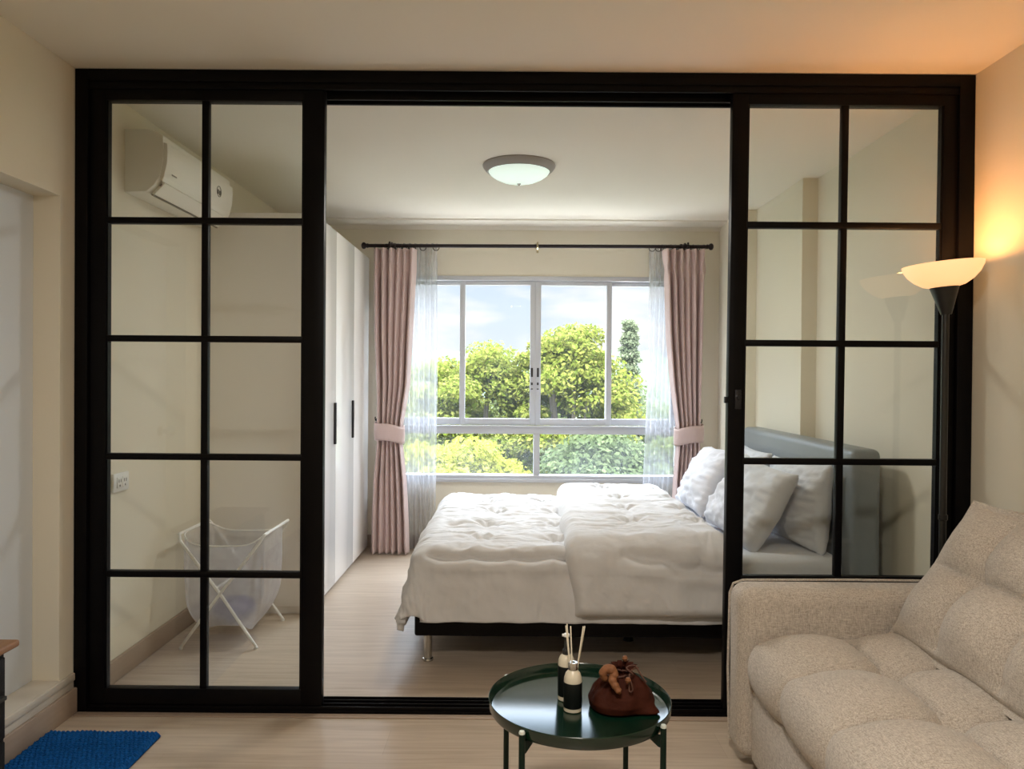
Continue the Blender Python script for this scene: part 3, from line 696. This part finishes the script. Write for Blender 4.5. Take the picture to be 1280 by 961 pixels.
TY = [2.245, 1.92, 1.595, 1.27]; TX = 1.105
qx = np.interp(px, [.78, TX, 1.46], [0, 1, 2])  # cell coordinate along x on top
ycell = np.interp(yy, [sy0, 1.27, 1.595, 1.92, 2.245, sy1], [0, 1, 2, 3, 4, 5])
fx = np.abs(np.sin(PI * qx)) ; fx = np.where(px < .95, np.maximum(fx, np.where(pz < .44, 1, fx)), fx)
gx = np.clip(fx, 0, 1) ** .42; gy = np.abs(np.sin(PI * ycell)) ** .32
# front roll keeps only the cross seams
front = sstep(.90, .80, px)
gxx = np.maximum(gx, front)
bul = gxx[:, None] * gy[None, :]
seamdepth = .068 * (1 - .55 * front[:, None])
disp = bul * seamdepth - seamdepth * .6
for ty in TY:
    disp = disp - .040 * np.exp(-(((P[..., 0] - TX) / .035) ** 2 + ((P[..., 1] - ty) / .035) ** 2)) * (P[..., 2] > .40)
disp += .010 * fbm(P[..., 0] * 5, P[..., 1] * 5, 14, 3) * bul
an = ridged(P[..., 0] * 5 + P[..., 1] * 3, P[..., 1] * 7 - P[..., 0] * 6, 19, 2)
disp += .004 * (an - .5) * np.exp(-((P[..., 0] - TX) / .15) ** 2)
ends = sstep(0, .03, yy - sy0) * sstep(0, .03, sy1 - yy); disp = disp * ends[None, :] - .025 * (1 - ends[None, :])
Q = P + N * disp[..., None]
m = MB(); m.grid(Q)
# close underneath and at the ends
Bt = np.stack([np.array([[Q[-1, j, 0], Q[-1, j, 1], .283] for j in range(ny)]), np.array([[Q[0, j, 0], Q[0, j, 1], .283] for j in range(ny)])], 0)
m.grid(np.stack([Q[-1], Bt[0], Bt[1], Q[0]], 0))
bmesh.ops.remove_doubles(m.bm, verts=m.bm.verts, dist=.0004)
be = [e for e in m.bm.edges if len(e.link_faces) == 1]; bmesh.ops.holes_fill(m.bm, edges=be, sides=0)
bmesh.ops.recalc_face_normals(m.bm, faces=m.bm.faces)
sub('seat_cushion', m, M['sofa'], so, 'tufted seat cushion', angle=70)

def back_cushion(label, c, W, Hh, Tk, lean, tufts_u, yaw=0.):
    nu, nv = 150, 100; u = np.linspace(-1, 1, nu); v = np.linspace(-1, 1, nv); U, V = np.meshgrid(u, v, indexing='ij')
    fl = .05   # flange share
    X = W / 2 * U * (.975 + .025 * V ** 2); Yv = Hh / 2 * V * (.97 + .03 * U ** 2)
    iu = np.clip(np.abs(U) / (1 - fl), 0, 1); iv = np.clip(np.abs(V) / (1 - fl * 1.6), 0, 1)
    prof = ((1 - iu ** 3.2) * (1 - iv ** 2.6)) ** .48
    us = [-1] + tufts_u + [1]; cu = np.interp(U, us, range(len(us))); cv = np.interp(V, [-1, .08, 1], [0, 1, 2])
    bx = np.abs(np.sin(PI * cu)) ** .45; by = np.abs(np.sin(PI * cv)) ** .45
    inner = np.clip(prof * 1.6, 0, 1)
    bul = (.25 + .75 * bx * by)
    inn_seam = 1 - (1 - bul) * sstep(.05, .6, prof) * 1.0
    Z = Tk / 2 * prof * inn_seam
    for tu in tufts_u: Z = Z - .026 * np.exp(-(((U - tu) * W / 2 / .035) ** 2 + ((V - .08) * Hh / 2 / .035) ** 2))
    Z = Z + .012 * fbm(U * 3, V * 3, int(c[1] * 10), 3) * inner + .004
    # the lowest stretch bulges out over the seat
    Z = Z + .015 * np.exp(-((V + .55) / .35) ** 2) * prof
    F = np.stack([X, Yv, Z], 2); Bk = np.stack([X, Yv, -Tk * .42 * prof - .004], 2)
    m = MB(); m.grid(F); m.grid(Bk, flip=True)
    # seam between front and back edges
    loop = [(i, 0) for i in range(nu)] + [(nu - 1, j) for j in range(1, nv)] + [(i, nv - 1) for i in range(nu - 2, -1, -1)] + [(0, j) for j in range(nv - 2, 0, -1)]
    A = np.array([F[i, j] for i, j in loop]); B2 = np.array([Bk[i, j] for i, j in loop])
    m.grid(np.stack([A, B2], 0), closed=True)
    bmesh.ops.remove_doubles(m.bm, verts=m.bm.verts, dist=.0003); bmesh.ops.recalc_face_normals(m.bm, faces=m.bm.faces)
    R = Matrix(((0, 0, -1), (-1, 0, 0), (0, 1, 0))).to_4x4()
    bmesh.ops.transform(m.bm, matrix=Matrix.Translation(c) @ Matrix.Rotation(yaw, 4, 'Z') @ Matrix.Rotation(lean, 4, 'Y') @ R, verts=m.bm.verts)
    o = m.build('back_cushion', M['sofa'], origin=c, angle=70); return tag(o, label, 'cushion', 'back cushions of the sofa')
LEAN = .56
back_cushion('beige linen tufted back cushion of the sofa, beside its arm', (1.390, 2.115, .692), .86, .535, .20, LEAN, [-.34, .36])
back_cushion('beige linen tufted back cushion of the sofa, nearest the viewer', (1.390, 1.27, .692), .80, .535, .20, LEAN, [-.34, .36])

# ================================================================== TRAY TABLE AND WHAT STANDS ON IT
TX0, TY0, TZ = .178, 1.985, .464
tt = thing('side_table', 'round dark green metal tray table in front of the sofa', 'side table', (TX0, TY0, 0))
m = MB(); R0 = .230
m.lathe([(0, TZ), (R0 - .012, TZ), (R0 - .004, TZ + .003), (R0 - .001, TZ + .010), (R0 + .002, TZ + .026), (R0 + .0035, TZ + .0275), (R0 + .005, TZ + .026), (R0 + .003, TZ + .004), (R0 - .002, TZ - .004), (R0 - .012, TZ - .006), (0, TZ - .006)], 96, Matrix.Translation((TX0, TY0, 0)))
sub('tray', m, M['tray'], tt, angle=40)
for k in range(4):
    a = math.radians(-128.5 + 90 * k); ca, sa = math.cos(a), math.sin(a); rr_ = R0 + .0115
    lx, ly = TX0 + rr_ * ca, TY0 + rr_ * sa
    m = MB(); m.tube([(lx, ly, 0), (lx, ly, TZ + .016)], .0075, 14)
    # gusset under the tray
    g = bmesh.new(); t = .003
    pts = [(rr_ - .005, TZ - .006), (rr_ - .055, TZ - .006), (rr_ - .055, TZ - .010), (rr_ - .012, TZ - .034), (rr_ - .005, TZ - .034)]
    va = [g.verts.new((TX0 + p * ca - t * sa, TY0 + p * sa + t * ca, z)) for p, z in pts]; vb = [g.verts.new((TX0 + p * ca + t * sa, TY0 + p * sa - t * ca, z)) for p, z in pts]
    g.faces.new(va); g.faces.new(vb[::-1])
    for i in range(5): g.faces.new((va[i], vb[i], vb[(i + 1) % 5], va[(i + 1) % 5]))
    bmesh.ops.recalc_face_normals(g, faces=g.faces); m._take(g)
    lg = sub('leg', m, M['legg'], tt)
    m = MB(); m.lathe([(0, 0), (.0075, 0), (.0078, .003), (.006, .007), (0, .008)], 14, Matrix.Translation((lx, ly, TZ + .015))); sub('leg_cap', m, M['traytip'], lg, 'pale leg cap')
m = MB(); cro = TZ - .40
for k in range(2):
    a = math.radians(-128.5 + 90 * k); ca, sa = math.cos(a) * (R0 + .008), math.sin(a) * (R0 + .008); m.tube([(TX0 + ca, TY0 + sa, cro + .008 * k), (TX0 - ca, TY0 - sa, cro + .008 * k)], .005, 10)
sub('cross_brace', m, M['legg'], tt)

TOP = TZ + .0005
bx, by = .1595, 1.962
rd = thing('reed_diffuser', 'reed diffuser bottle with black label and pale reeds on the tray', 'diffuser', (bx, by, TOP))
Tm = Matrix.Translation((bx, by, TOP))
m = MB(); m.lathe([(0, 0), (.0215, 0), (.0230, .002), (.0232, .074), (.0225, .084), (.0185, .096), (.0125, .103), (.0100, .106), (.0100, .110), (0, .110)], 36, Tm); sub('bottle', m, M['cream'], rd, 'frosted cream bottle')
m = MB(); m.lathe([(.0236, .0105), (.0238, .011), (.0238, .0735), (.0236, .074), (.0230, .074), (.0230, .0105), (.0236, .0105)], 36, Tm); sub('label', m, M['label'], rd, 'black wraparound label')
m = MB(); m.lathe([(.0112, .105), (.0125, .1055), (.0125, .1215), (.0115, .123), (.006, .123), (.006, .105)], 28, Tm); sub('collar', m, M['chrome'], rd, 'silver collar')
for k, (dx, dy, tx, ty, ln) in enumerate([(-.002, 0, -.016, .004, .215), (-.003, .002, -.013, -.006, .222), (.0, -.003, -.006, .012, .212), (.003, 0, .021, -.004, .216), (.003, .002, .026, .008, .212)]):
    m = MB(); m.tube([(bx + dx * .5 - tx * .1, by + dy - ty * .1, TOP + .02), (bx + dx + tx * .45, by + dy + ty * .45, TOP + .122), (bx + dx + tx * 1.05, by + dy + ty, TOP + ln)], .0017, 7); sub('reed', m, M['reed'], rd)
sx_, sy_ = .1475, 2.030
sp = thing('spray_bottle', 'room spray bottle with black nozzle standing behind the reed diffuser', 'spray bottle', (sx_, sy_, TOP))
Tm = Matrix.Translation((sx_, sy_, TOP))
m = MB(); m.lathe([(0, 0), (.0205, 0), (.0222, .002), (.0222, .094), (.0210, .105), (.0165, .115), (.0100, .120), (0, .120)], 36, Tm); sub('bottle', m, M['cream'], sp, 'frosted cream bottle')
m = MB(); m.lathe([(.0226, .012), (.0228, .0125), (.0228, .0905), (.0226, .091), (.0220, .091), (.0220, .012), (.0226, .012)], 36, Tm); sub('label', m, M['label'], sp, 'black wraparound label')
m = MB(); m.lathe([(0, .118), (.0105, .118), (.0105, .130), (.0065, .134), (.006, .150), (.0045, .152), (.0045, .166), (0, .166)], 24, Tm); sub('nozzle', m, M['dark'], sp, 'black spray nozzle')
m = MB(); m.lathe([(0, .1655), (.008, .166), (.0085, .172), (.006, .174), (0, .174)], 18, Tm).box(sx_ - .012, sx_, sy_ - .0035, sy_ + .0035, TOP + .1665, TOP + .1725, .001); sub('spray_head', m, M['plate'], sp, 'white spray head')

# drawstring pouch
pc = (.272, 1.978); po = thing('drawstring_pouch', 'brown velvet drawstring pouch with tan cord on the tray', 'pouch', (pc[0], pc[1], TOP))
nt_, np_ = 54, 110; P = np.zeros((nt_, np_, 3))
for i in range(nt_):
    v = i / (nt_ - 1)
    # radius and height profile: flat bottom, belly, gathered neck, flared frill
    rr_ = np.interp(v, [0, .06, .14, .30, .45, .58, .68, .76, .84, .93, 1], [.0, .055, .076, .082, .073, .058, .042, .028, .022, .028, .033])
    zz = np.interp(v, [0, .06, .14, .30, .45, .58, .68, .76, .84, .93, 1], [.0, .0, .004, .022, .044, .064, .078, .089, .097, .105, .108])
    for j in range(np_):
        a = 2 * PI * j / np_
        gath = sstep(.45, .75, np.array(v)) 
        lob = 1 + .09 * math.cos(a - .3) + .05 * math.sin(3 * a + 1) * (1 - .5 * gath)
        pl = 1 + float(gath) * (.13 * math.sin(13 * a + 1.5 * math.sin(a * 2)) + .07 * math.sin(23 * a))
        fold = (.07 * math.sin(5 * a + 5 * v) + .06 * math.sin(9 * a - 4 * v + 1) * (v > .3) * min(1, (v - .3) * 5)) * math.exp(-((v - .55) / .24) ** 2)
        r_ = rr_ * lob * (pl + fold)
        # right front corner hangs out low (pulled tip of the bag)
        tip = math.exp(-((a - math.radians(-28)) / .32) ** 2) if a < PI else math.exp(-((a - 2 * PI - math.radians(-28)) / .32) ** 2)
        r_ += .034 * tip * math.exp(-((v - .13) / .13) ** 2)
        P[i, j] = (pc[0] + r_ * math.cos(a) * 1.02 + .012 * v, pc[1] + r_ * math.sin(a) * .80, TOP + zz * (1 + .05 * math.sin(a + .5)))
m = MB(); m.grid(P, closed=True); o = sub('bag', m, M['suede'], po, weld=.0006, angle=180)
nz = TOP + .090
def neck(a, r=.028, z=0): return (pc[0] + .010 + r * math.cos(a), pc[1] + r * .8 * math.sin(a), nz + z)
m = MB(); m.tube([neck(2 * PI * k / 24, .0285, .002 * math.sin(k)) for k in range(25)], .0026, 7, cap=False)
m.tube(smooth([neck(-1.2, .03), (pc[0] + .035, pc[1] - .05, nz + .016), (pc[0] + .02, pc[1] - .045, nz + .030), (pc[0] + .045, pc[1] - .02, nz + .026), (pc[0] + .060, pc[1] - .03, nz + .006), (pc[0] + .072, pc[1] - .035, nz - .010)]), .0022, 7)
m.tube(smooth([neck(-1.0, .03), (pc[0] + .028, pc[1] - .055, nz + .004), (pc[0] + .034, pc[1] - .058, nz - .020), (pc[0] + .026, pc[1] - .056, nz - .022), (pc[0] + .03, pc[1] - .045, nz + .020), (pc[0] + .055, pc[1] - .01, nz + .018)]), .0020, 7)
sub('drawstring', m, M['cord'], po, 'thin brown cord')
kp = [(pc[0] - .020, pc[1] - .026, nz - .002), (pc[0] - .034, pc[1] - .042, nz + .004), (pc[0] - .038, pc[1] - .046, nz + .020), (pc[0] - .024, pc[1] - .046, nz + .029), (pc[0] - .012, pc[1] - .048, nz + .018), (pc[0] - .016, pc[1] - .054, nz + .002), (pc[0] - .008, pc[1] - .062, nz - .012), (pc[0] + .002, pc[1] - .067, nz - .026)]
kq = smooth(kp, 6); m = MB(); m.tube(kq, [float(np.interp(i / (len(kq) - 1), [0, .2, .5, .75, .95, 1], [.007, .0105, .0115, .0105, .008, .003])) * (1 + .07 * math.sin(i * 1.3)) for i in range(len(kq))], 14)
sub('cord_knot', m, M['tan'], po, 'thick tan knotted ribbon')
for q_ in ((pc[0] + .022, pc[1] - .058, nz + .004), (pc[0] + .024, pc[1] + .01, nz + .034)):
    m = MB(); m.lathe([(0, -.008), (.005, -.006), (.0075, 0), (.005, .006), (0, .008)], 14, Matrix.Translation(q_)); sub('bead', m, M['tan'], po, 'round tan bead')

# ================================================================== RUG
rg = MB(); nx_, ny_ = 100, 150; xs = np.linspace(-1.678, -1.270, nx_); ys = np.linspace(2.185, 2.785, ny_); Xg, Yg = np.meshgrid(xs, ys, indexing='ij')
e = np.clip(np.minimum(np.minimum(Xg - xs[0], xs[-1] - Xg), np.minimum(Yg - ys[0], ys[-1] - Yg)) / .012, 0, 1)
Zg = .003 + .017 * np.sqrt(e) + e * .007 * (np.abs(np.sin(Yg * PI / .016)) * np.abs(np.sin(Xg * PI / .016 + np.floor(Yg / .016) * PI / 2))) + .002 * e * rng.random(Xg.shape)
P = np.stack([Xg + .0015 * (rng.random(Xg.shape) - .5), Yg + .003 * np.sin(Xg * 40), Zg], 2); rg.grid(P)
rg.grid(np.stack([P[:, 0] * [1, 1, 0], P[:, -1] * [1, 1, 0]], 1), flip=True)
tag(rg.build('bath_mat', M['rug'], origin=(-1.47, 2.48, 0), angle=60), 'blue chenille bath mat on the floor below the white door', 'mat')

# ================================================================== CABINET IN THE LEFT CORNER
cb = thing('cabinet', 'black cabinet with a brown wooden top, cut off at the left edge', 'cabinet', (-1.53, 1.95, 0))
m = MB(); m.box(-1.70, -1.412, 1.55, 2.205, .532, .552, .006, 3); sub('top', m, M['woodtop'], cb, 'brown wooden top')
m = MB(); m.box(-1.683, -1.440, 1.575, 2.178, .03, .532, .003); sub('body', m, M['bedblack'], cb)
for z0, z1 in ((.06, .275), (.285, .515)):
    dr = sub('drawer', MB().box(-1.442, -1.428, 1.585, 2.165, z0, z1, .003), M['bedblack'], cb)
    sub('handle', MB().box(-1.430, -1.412, 1.80, 2.15, z1 - .115, z1 - .103, .003), M['dark'], dr)
for xx in (-1.665, -1.46):
    for y_ in (1.60, 2.155): sub('foot', MB().box(xx - .015, xx + .015, y_ - .015, y_ + .015, 0, .032, .002), M['bedblack'], cb)

# ================================================================== OUTSIDE
G = -8.0
struct('bounce_slab', MB().box(-40, 40, 6.2, 13.0, G, G + .05), M['reflector'], 'pale concrete paving added unseen below the window to light the ceiling', 'bounce_slab')  # made-up slab out of view, throws daylight up to the bedroom ceiling
struct('ground', MB().box(-160, 160, 6.6, 420, G - .5, G), M['ground'], 'green ground far below the window', 'ground')
def hill(y, x0, x1, h, seed, label):
    n = 120; xs = np.linspace(x0, x1, n); k = 14; P = np.zeros((n, k, 3))
    for j in range(k):
        v = j / (k - 1); P[:, j, 0] = xs; P[:, j, 1] = y + (v - .5) * 160
        P[:, j, 2] = G + np.sin(PI * v) ** .8 * (h + 9 * fbm(xs * .02, xs * 0 + v * 2, seed, 4) + 4 * fbm(xs * .2, xs * 0 + v * 9, seed + 3, 3))
    return struct('hill', MB().grid(P, flip=True), M['hill'], label, 'hill', angle=180)
hill(330, -210, 60, 20.5, 2, 'hazy blue green ridge far off in the left of the window')
hill(360, 20, 260, 19, 6, 'hazy blue green ridge far off in the right of the window')
def tree(label, x, y, top, cr, ch, n_blob, n_leaf, c1, c2, seed, leaf=.16, trunk=.25, shape='round', clump=.55, name='tree'):
    """crown of leaf clumps round a branching trunk: cr crown radius, ch crown height, top crown top z"""
    r = np.random.default_rng(seed); root = thing(name, label, 'tree', (x, y, G), 'trees outside the window')
    zc = top - ch / 2; blobs = []
    for i in range(n_blob):
        while True:
            p = r.uniform(-1, 1, 3)
            if .25 < np.linalg.norm(p) < 1: break
        if shape == 'cone':
            t = r.random() ** .8; rad = cr * (1 - t) * .95 + .05; a = r.uniform(0, 2 * PI); blobs.append((x + rad * math.cos(a) * r.uniform(.3, 1), y + rad * math.sin(a) * r.uniform(.3, 1), top - ch + ch * t, clump * (.5 + .6 * (1 - t))))
        else:
            p = p / max(.6, np.linalg.norm(p)) * r.uniform(.75, 1.)
            blobs.append((x + p[0] * cr, y + p[1] * cr, zc + p[2] * ch / 2, clump * r.uniform(.7, 1.25)))
    per = int(n_leaf * 2.6) // n_blob; V = []; 
    for bx_, by_, bz_, br in blobs:
        d = r.normal(size=(per, 3)); d /= np.linalg.norm(d, axis=1, keepdims=True); rad = br * r.random((per, 1)) ** .45
        cpos = np.array((bx_, by_, bz_)) + d * rad * np.array((1.25, 1.25, .62))
        nrm = d * .6 + r.normal(size=(per, 3)) * .6 + np.array((0, -.15, .55)); nrm /= np.linalg.norm(nrm, axis=1, keepdims=True)
        t1 = np.cross(nrm, r.normal(size=(per, 3))); t1 /= np.linalg.norm(t1, axis=1, keepdims=True); t2 = np.cross(nrm, t1)
        sz = leaf * .50 * r.uniform(.6, 1.3, (per, 1))
        V.append(np.stack([cpos - t1 * sz, cpos + t2 * sz * .55, cpos + t1 * sz, cpos - t2 * sz * .55], 1))
    V = np.concatenate(V).reshape(-1, 3) - np.array((x, y, G)); nq = len(V) // 4
    me = bpy.data.meshes.new('foliage'); me.vertices.add(nq * 4); me.loops.add(nq * 4); me.polygons.add(nq)
    me.vertices.foreach_set('co', V.astype(np.float32).ravel()); me.loops.foreach_set('vertex_index', np.arange(nq * 4, dtype=np.int32)); me.polygons.foreach_set('loop_start', np.arange(0, nq * 4, 4, dtype=np.int32)); me.update(calc_edges=True); me.materials.append(leaf_mat('leaf_' + str(seed), c1, c2))
    f = bpy.data.objects.new('foliage', me); COL.objects.link(f); f.parent = root
    m = MB(); zb = top - ch * .75
    m.tube([(x, y, G), (x + .1, y, G + (zb - G) * .5), (x, y, zb)], [trunk * 1.3, trunk, trunk * .8], 10)
    for i in range(min(n_blob, 16)):
        b = blobs[i * n_blob // min(n_blob, 16)]; mid = ((x + b[0]) / 2, (y + b[1]) / 2, zb + (b[2] - zb) * .35)
        m.tube([(x, y, zb - .3), mid, b[:3]], [trunk * .6, trunk * .35, trunk * .12], 6)
    sub('trunk', m, M['bark'], root)
    return root
YG1, YG2 = (.20, .27, .035), (.42, .44, .10)
tree('broad yellow green tree left of the window middle', -1.15, 25, 2.45, 2.4, 7.2, 120, 24000, YG1, (.42, .42, .10), 101, clump=.62)
tree('broad yellow green tree right of the window middle, the tallest broad crown', 1.75, 24, 2.85, 2.0, 8.0, 130, 26000, YG1, (.46, .45, .10), 102, clump=.62)
tree('feathery grey green conifer at the right edge of the window', 4.1, 27, 3.35, 1.0, 9.5, 150, 7000, (.20, .25, .13), (.40, .43, .25), 103, leaf=.13, shape='cone', clump=.42, name='conifer_tree')
tree('low pale green tree at the left edge of the window', -3.9, 30, 1.35, 2.4, 5.5, 80, 16000, (.24, .30, .06), (.48, .47, .14), 104, clump=.7)
tree('dull green tree standing behind the conifer', 6.2, 34, 1.1, 2.6, 8.0, 80, 14000, (.15, .22, .07), (.32, .36, .15), 105, clump=.8)
tree('bright yellow green bushy tree low in the left fixed pane', -1.15, 15.5, .12, 1.45, 4.2, 90, 24000, (.36, .40, .05), (.62, .60, .11), 106, leaf=.12, clump=.5)
tree('dark green bushy tree low in the right fixed pane', 2.0, 16, .05, 1.6, 4.4, 90, 20000, (.11, .155, .065), (.25, .30, .14), 107, leaf=.13, clump=.5)
tree('grey green tree filling the gap between the two broad crowns', .3, 29, 1.3, 2.6, 8.0, 90, 16000, (.14, .20, .06), (.34, .38, .14), 108, clump=.75)
tree('mid green tree low behind the bright bushy tree', -3.0, 21, -.1, 1.9, 6.0, 80, 14000, (.16, .22, .05), (.36, .38, .12), 109, clump=.65)
tree('mid green tree low at the right edge of the window', 4.3, 21, .05, 1.9, 6.5, 80, 14000, (.15, .23, .06), (.34, .38, .12), 110, clump=.65)

# ================================================================== LIGHT
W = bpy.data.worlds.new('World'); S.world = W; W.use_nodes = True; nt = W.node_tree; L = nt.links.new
bg = nt.nodes['Background']; tc = nt.nodes.new('ShaderNodeTexCoord'); sp_ = nt.nodes.new('ShaderNodeSeparateXYZ'); L(tc.outputs['Generated'], sp_.inputs[0])
cr = nt.nodes.new('ShaderNodeValToRGB'); e = cr.color_ramp.elements; e[0].position = 0.; e[0].color = (.86, .93, 1., 1); e[1].position = .22; e[1].color = (.60, .79, 1., 1); e2 = e.new(.42); e2.color = (.76, .87, 1., 1)
L(sp_.outputs['Z'], cr.inputs[0])
mp = nt.nodes.new('ShaderNodeMapping'); mp.inputs['Scale'].default_value = (3.2, 3.2, 11); mp.inputs['Location'].default_value = (.3, 0, .35); L(tc.outputs['Generated'], mp.inputs['Vector'])
nz_ = nt.nodes.new('ShaderNodeTexNoise'); nz_.inputs['Scale'].default_value = 2.2; nz_.inputs['Detail'].default_value = 7; L(mp.outputs[0], nz_.inputs['Vector'])
cm = nt.nodes.new('ShaderNodeValToRGB'); cm.color_ramp.elements[0].position = .42; cm.color_ramp.elements[1].position = .62
mz = nt.nodes.new('ShaderNodeMapRange'); mz.inputs[1].default_value = .03; mz.inputs[2].default_value = .20; mz.inputs[3].default_value = .06; mz.inputs[4].default_value = -.10; L(sp_.outputs['Z'], mz.inputs[0])
ma = nt.nodes.new('ShaderNodeMath'); L(nz_.outputs['Fac'], ma.inputs[0]); L(mz.outputs[0], ma.inputs[1]); L(ma.outputs[0], cm.inputs[0])
mx = nt.nodes.new('ShaderNodeMix'); mx.data_type = 'RGBA'; L(cm.outputs[0], mx.inputs[0]); L(cr.outputs[0], mx.inputs[6]); mx.inputs[7].default_value = (1.05, 1.05, 1.05, 1)
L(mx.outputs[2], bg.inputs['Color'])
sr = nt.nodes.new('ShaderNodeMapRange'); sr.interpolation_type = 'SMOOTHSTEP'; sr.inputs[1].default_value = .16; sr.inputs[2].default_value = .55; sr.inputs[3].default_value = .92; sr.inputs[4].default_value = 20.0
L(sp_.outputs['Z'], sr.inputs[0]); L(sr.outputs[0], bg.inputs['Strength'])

def light(name, typ, loc, energy, col=(1, 1, 1), rot=None, **k):
    l = bpy.data.lights.new(name, typ); l.energy = energy; l.color = col
    for a, v in k.items(): setattr(l, a, v)
    o = bpy.data.objects.new(name, l); COL.objects.link(o); o.location = loc
    if rot: o.rotation_euler = rot
    return o
light('sun', 'SUN', (0, -10, 20), 3.2, (1, .95, .84), (math.radians(38), 0, math.radians(14)), angle=.01)
pt = light('window_portal', 'AREA', ((WX0 + WX1) / 2, YB + .13, (WZ0 + WZ1) / 2), 1, rot=(math.radians(-90), 0, 0), shape='RECTANGLE', size=WX1 - WX0, size_y=WZ1 - WZ0)
pt.data.cycles.is_portal = True
light('torchiere_bulb', 'POINT', (LX + .016, LY, 1.714), 5.5, (1., .45, .15), shadow_soft_size=.05)
light('bedroom_lamp_light', 'AREA', (.026, 4.29, 2.375), 17, (1., .96, .88), shape='DISK', size=.30)
light('living_fill_light', 'AREA', (.0, .6, 2.375), 40, (1., .92, .82), shape='DISK', size=.30)  # made-up lamp behind the camera, fills the living room with light
dome((.0, .6, H), 'added fill lamp on the living room ceiling, out of view')

# ================================================================== CAMERA
yaw, pitch, roll, hc = -1.04e-3, -7.78e-3, 7.49e-3, 1.3118
F = Vector((math.sin(yaw) * math.cos(pitch), math.cos(yaw) * math.cos(pitch), math.sin(pitch))); R = Vector((math.cos(yaw), -math.sin(yaw), 0)); U = R.cross(F)
R2 = math.cos(roll) * R + math.sin(roll) * U; U2 = -math.sin(roll) * R + math.cos(roll) * U
cam = bpy.data.cameras.new('Camera'); cam.sensor_width = 36; cam.lens = 961 / 1280 * 36; cam.clip_start = .05; cam.clip_end = 2000
co = bpy.data.objects.new('Camera', cam); COL.objects.link(co)
mm = Matrix.Identity(4)
for i in range(3): mm[i][0], mm[i][1], mm[i][2] = R2[i], U2[i], -F[i]
mm[2][3] = hc; co.matrix_world = mm; S.camera = co

for o in bpy.data.objects:
    if '_o' in o: del o['_o']
S.view_settings.view_transform = 'Standard'; S.view_settings.look = 'None'; S.view_settings.gamma = 1; S.view_settings.use_curve_mapping = False
S.view_settings.exposure = 0.12
S.cycles.max_bounces = 16; S.cycles.diffuse_bounces = 8; S.cycles.transparent_max_bounces = 24; S.cycles.glossy_bounces = 4
S.cycles.caustics_reflective = False; S.cycles.caustics_refractive = False; S.cycles.use_denoising = True
try: S.cycles.denoiser = 'OPENIMAGEDENOISE'
except Exception: pass
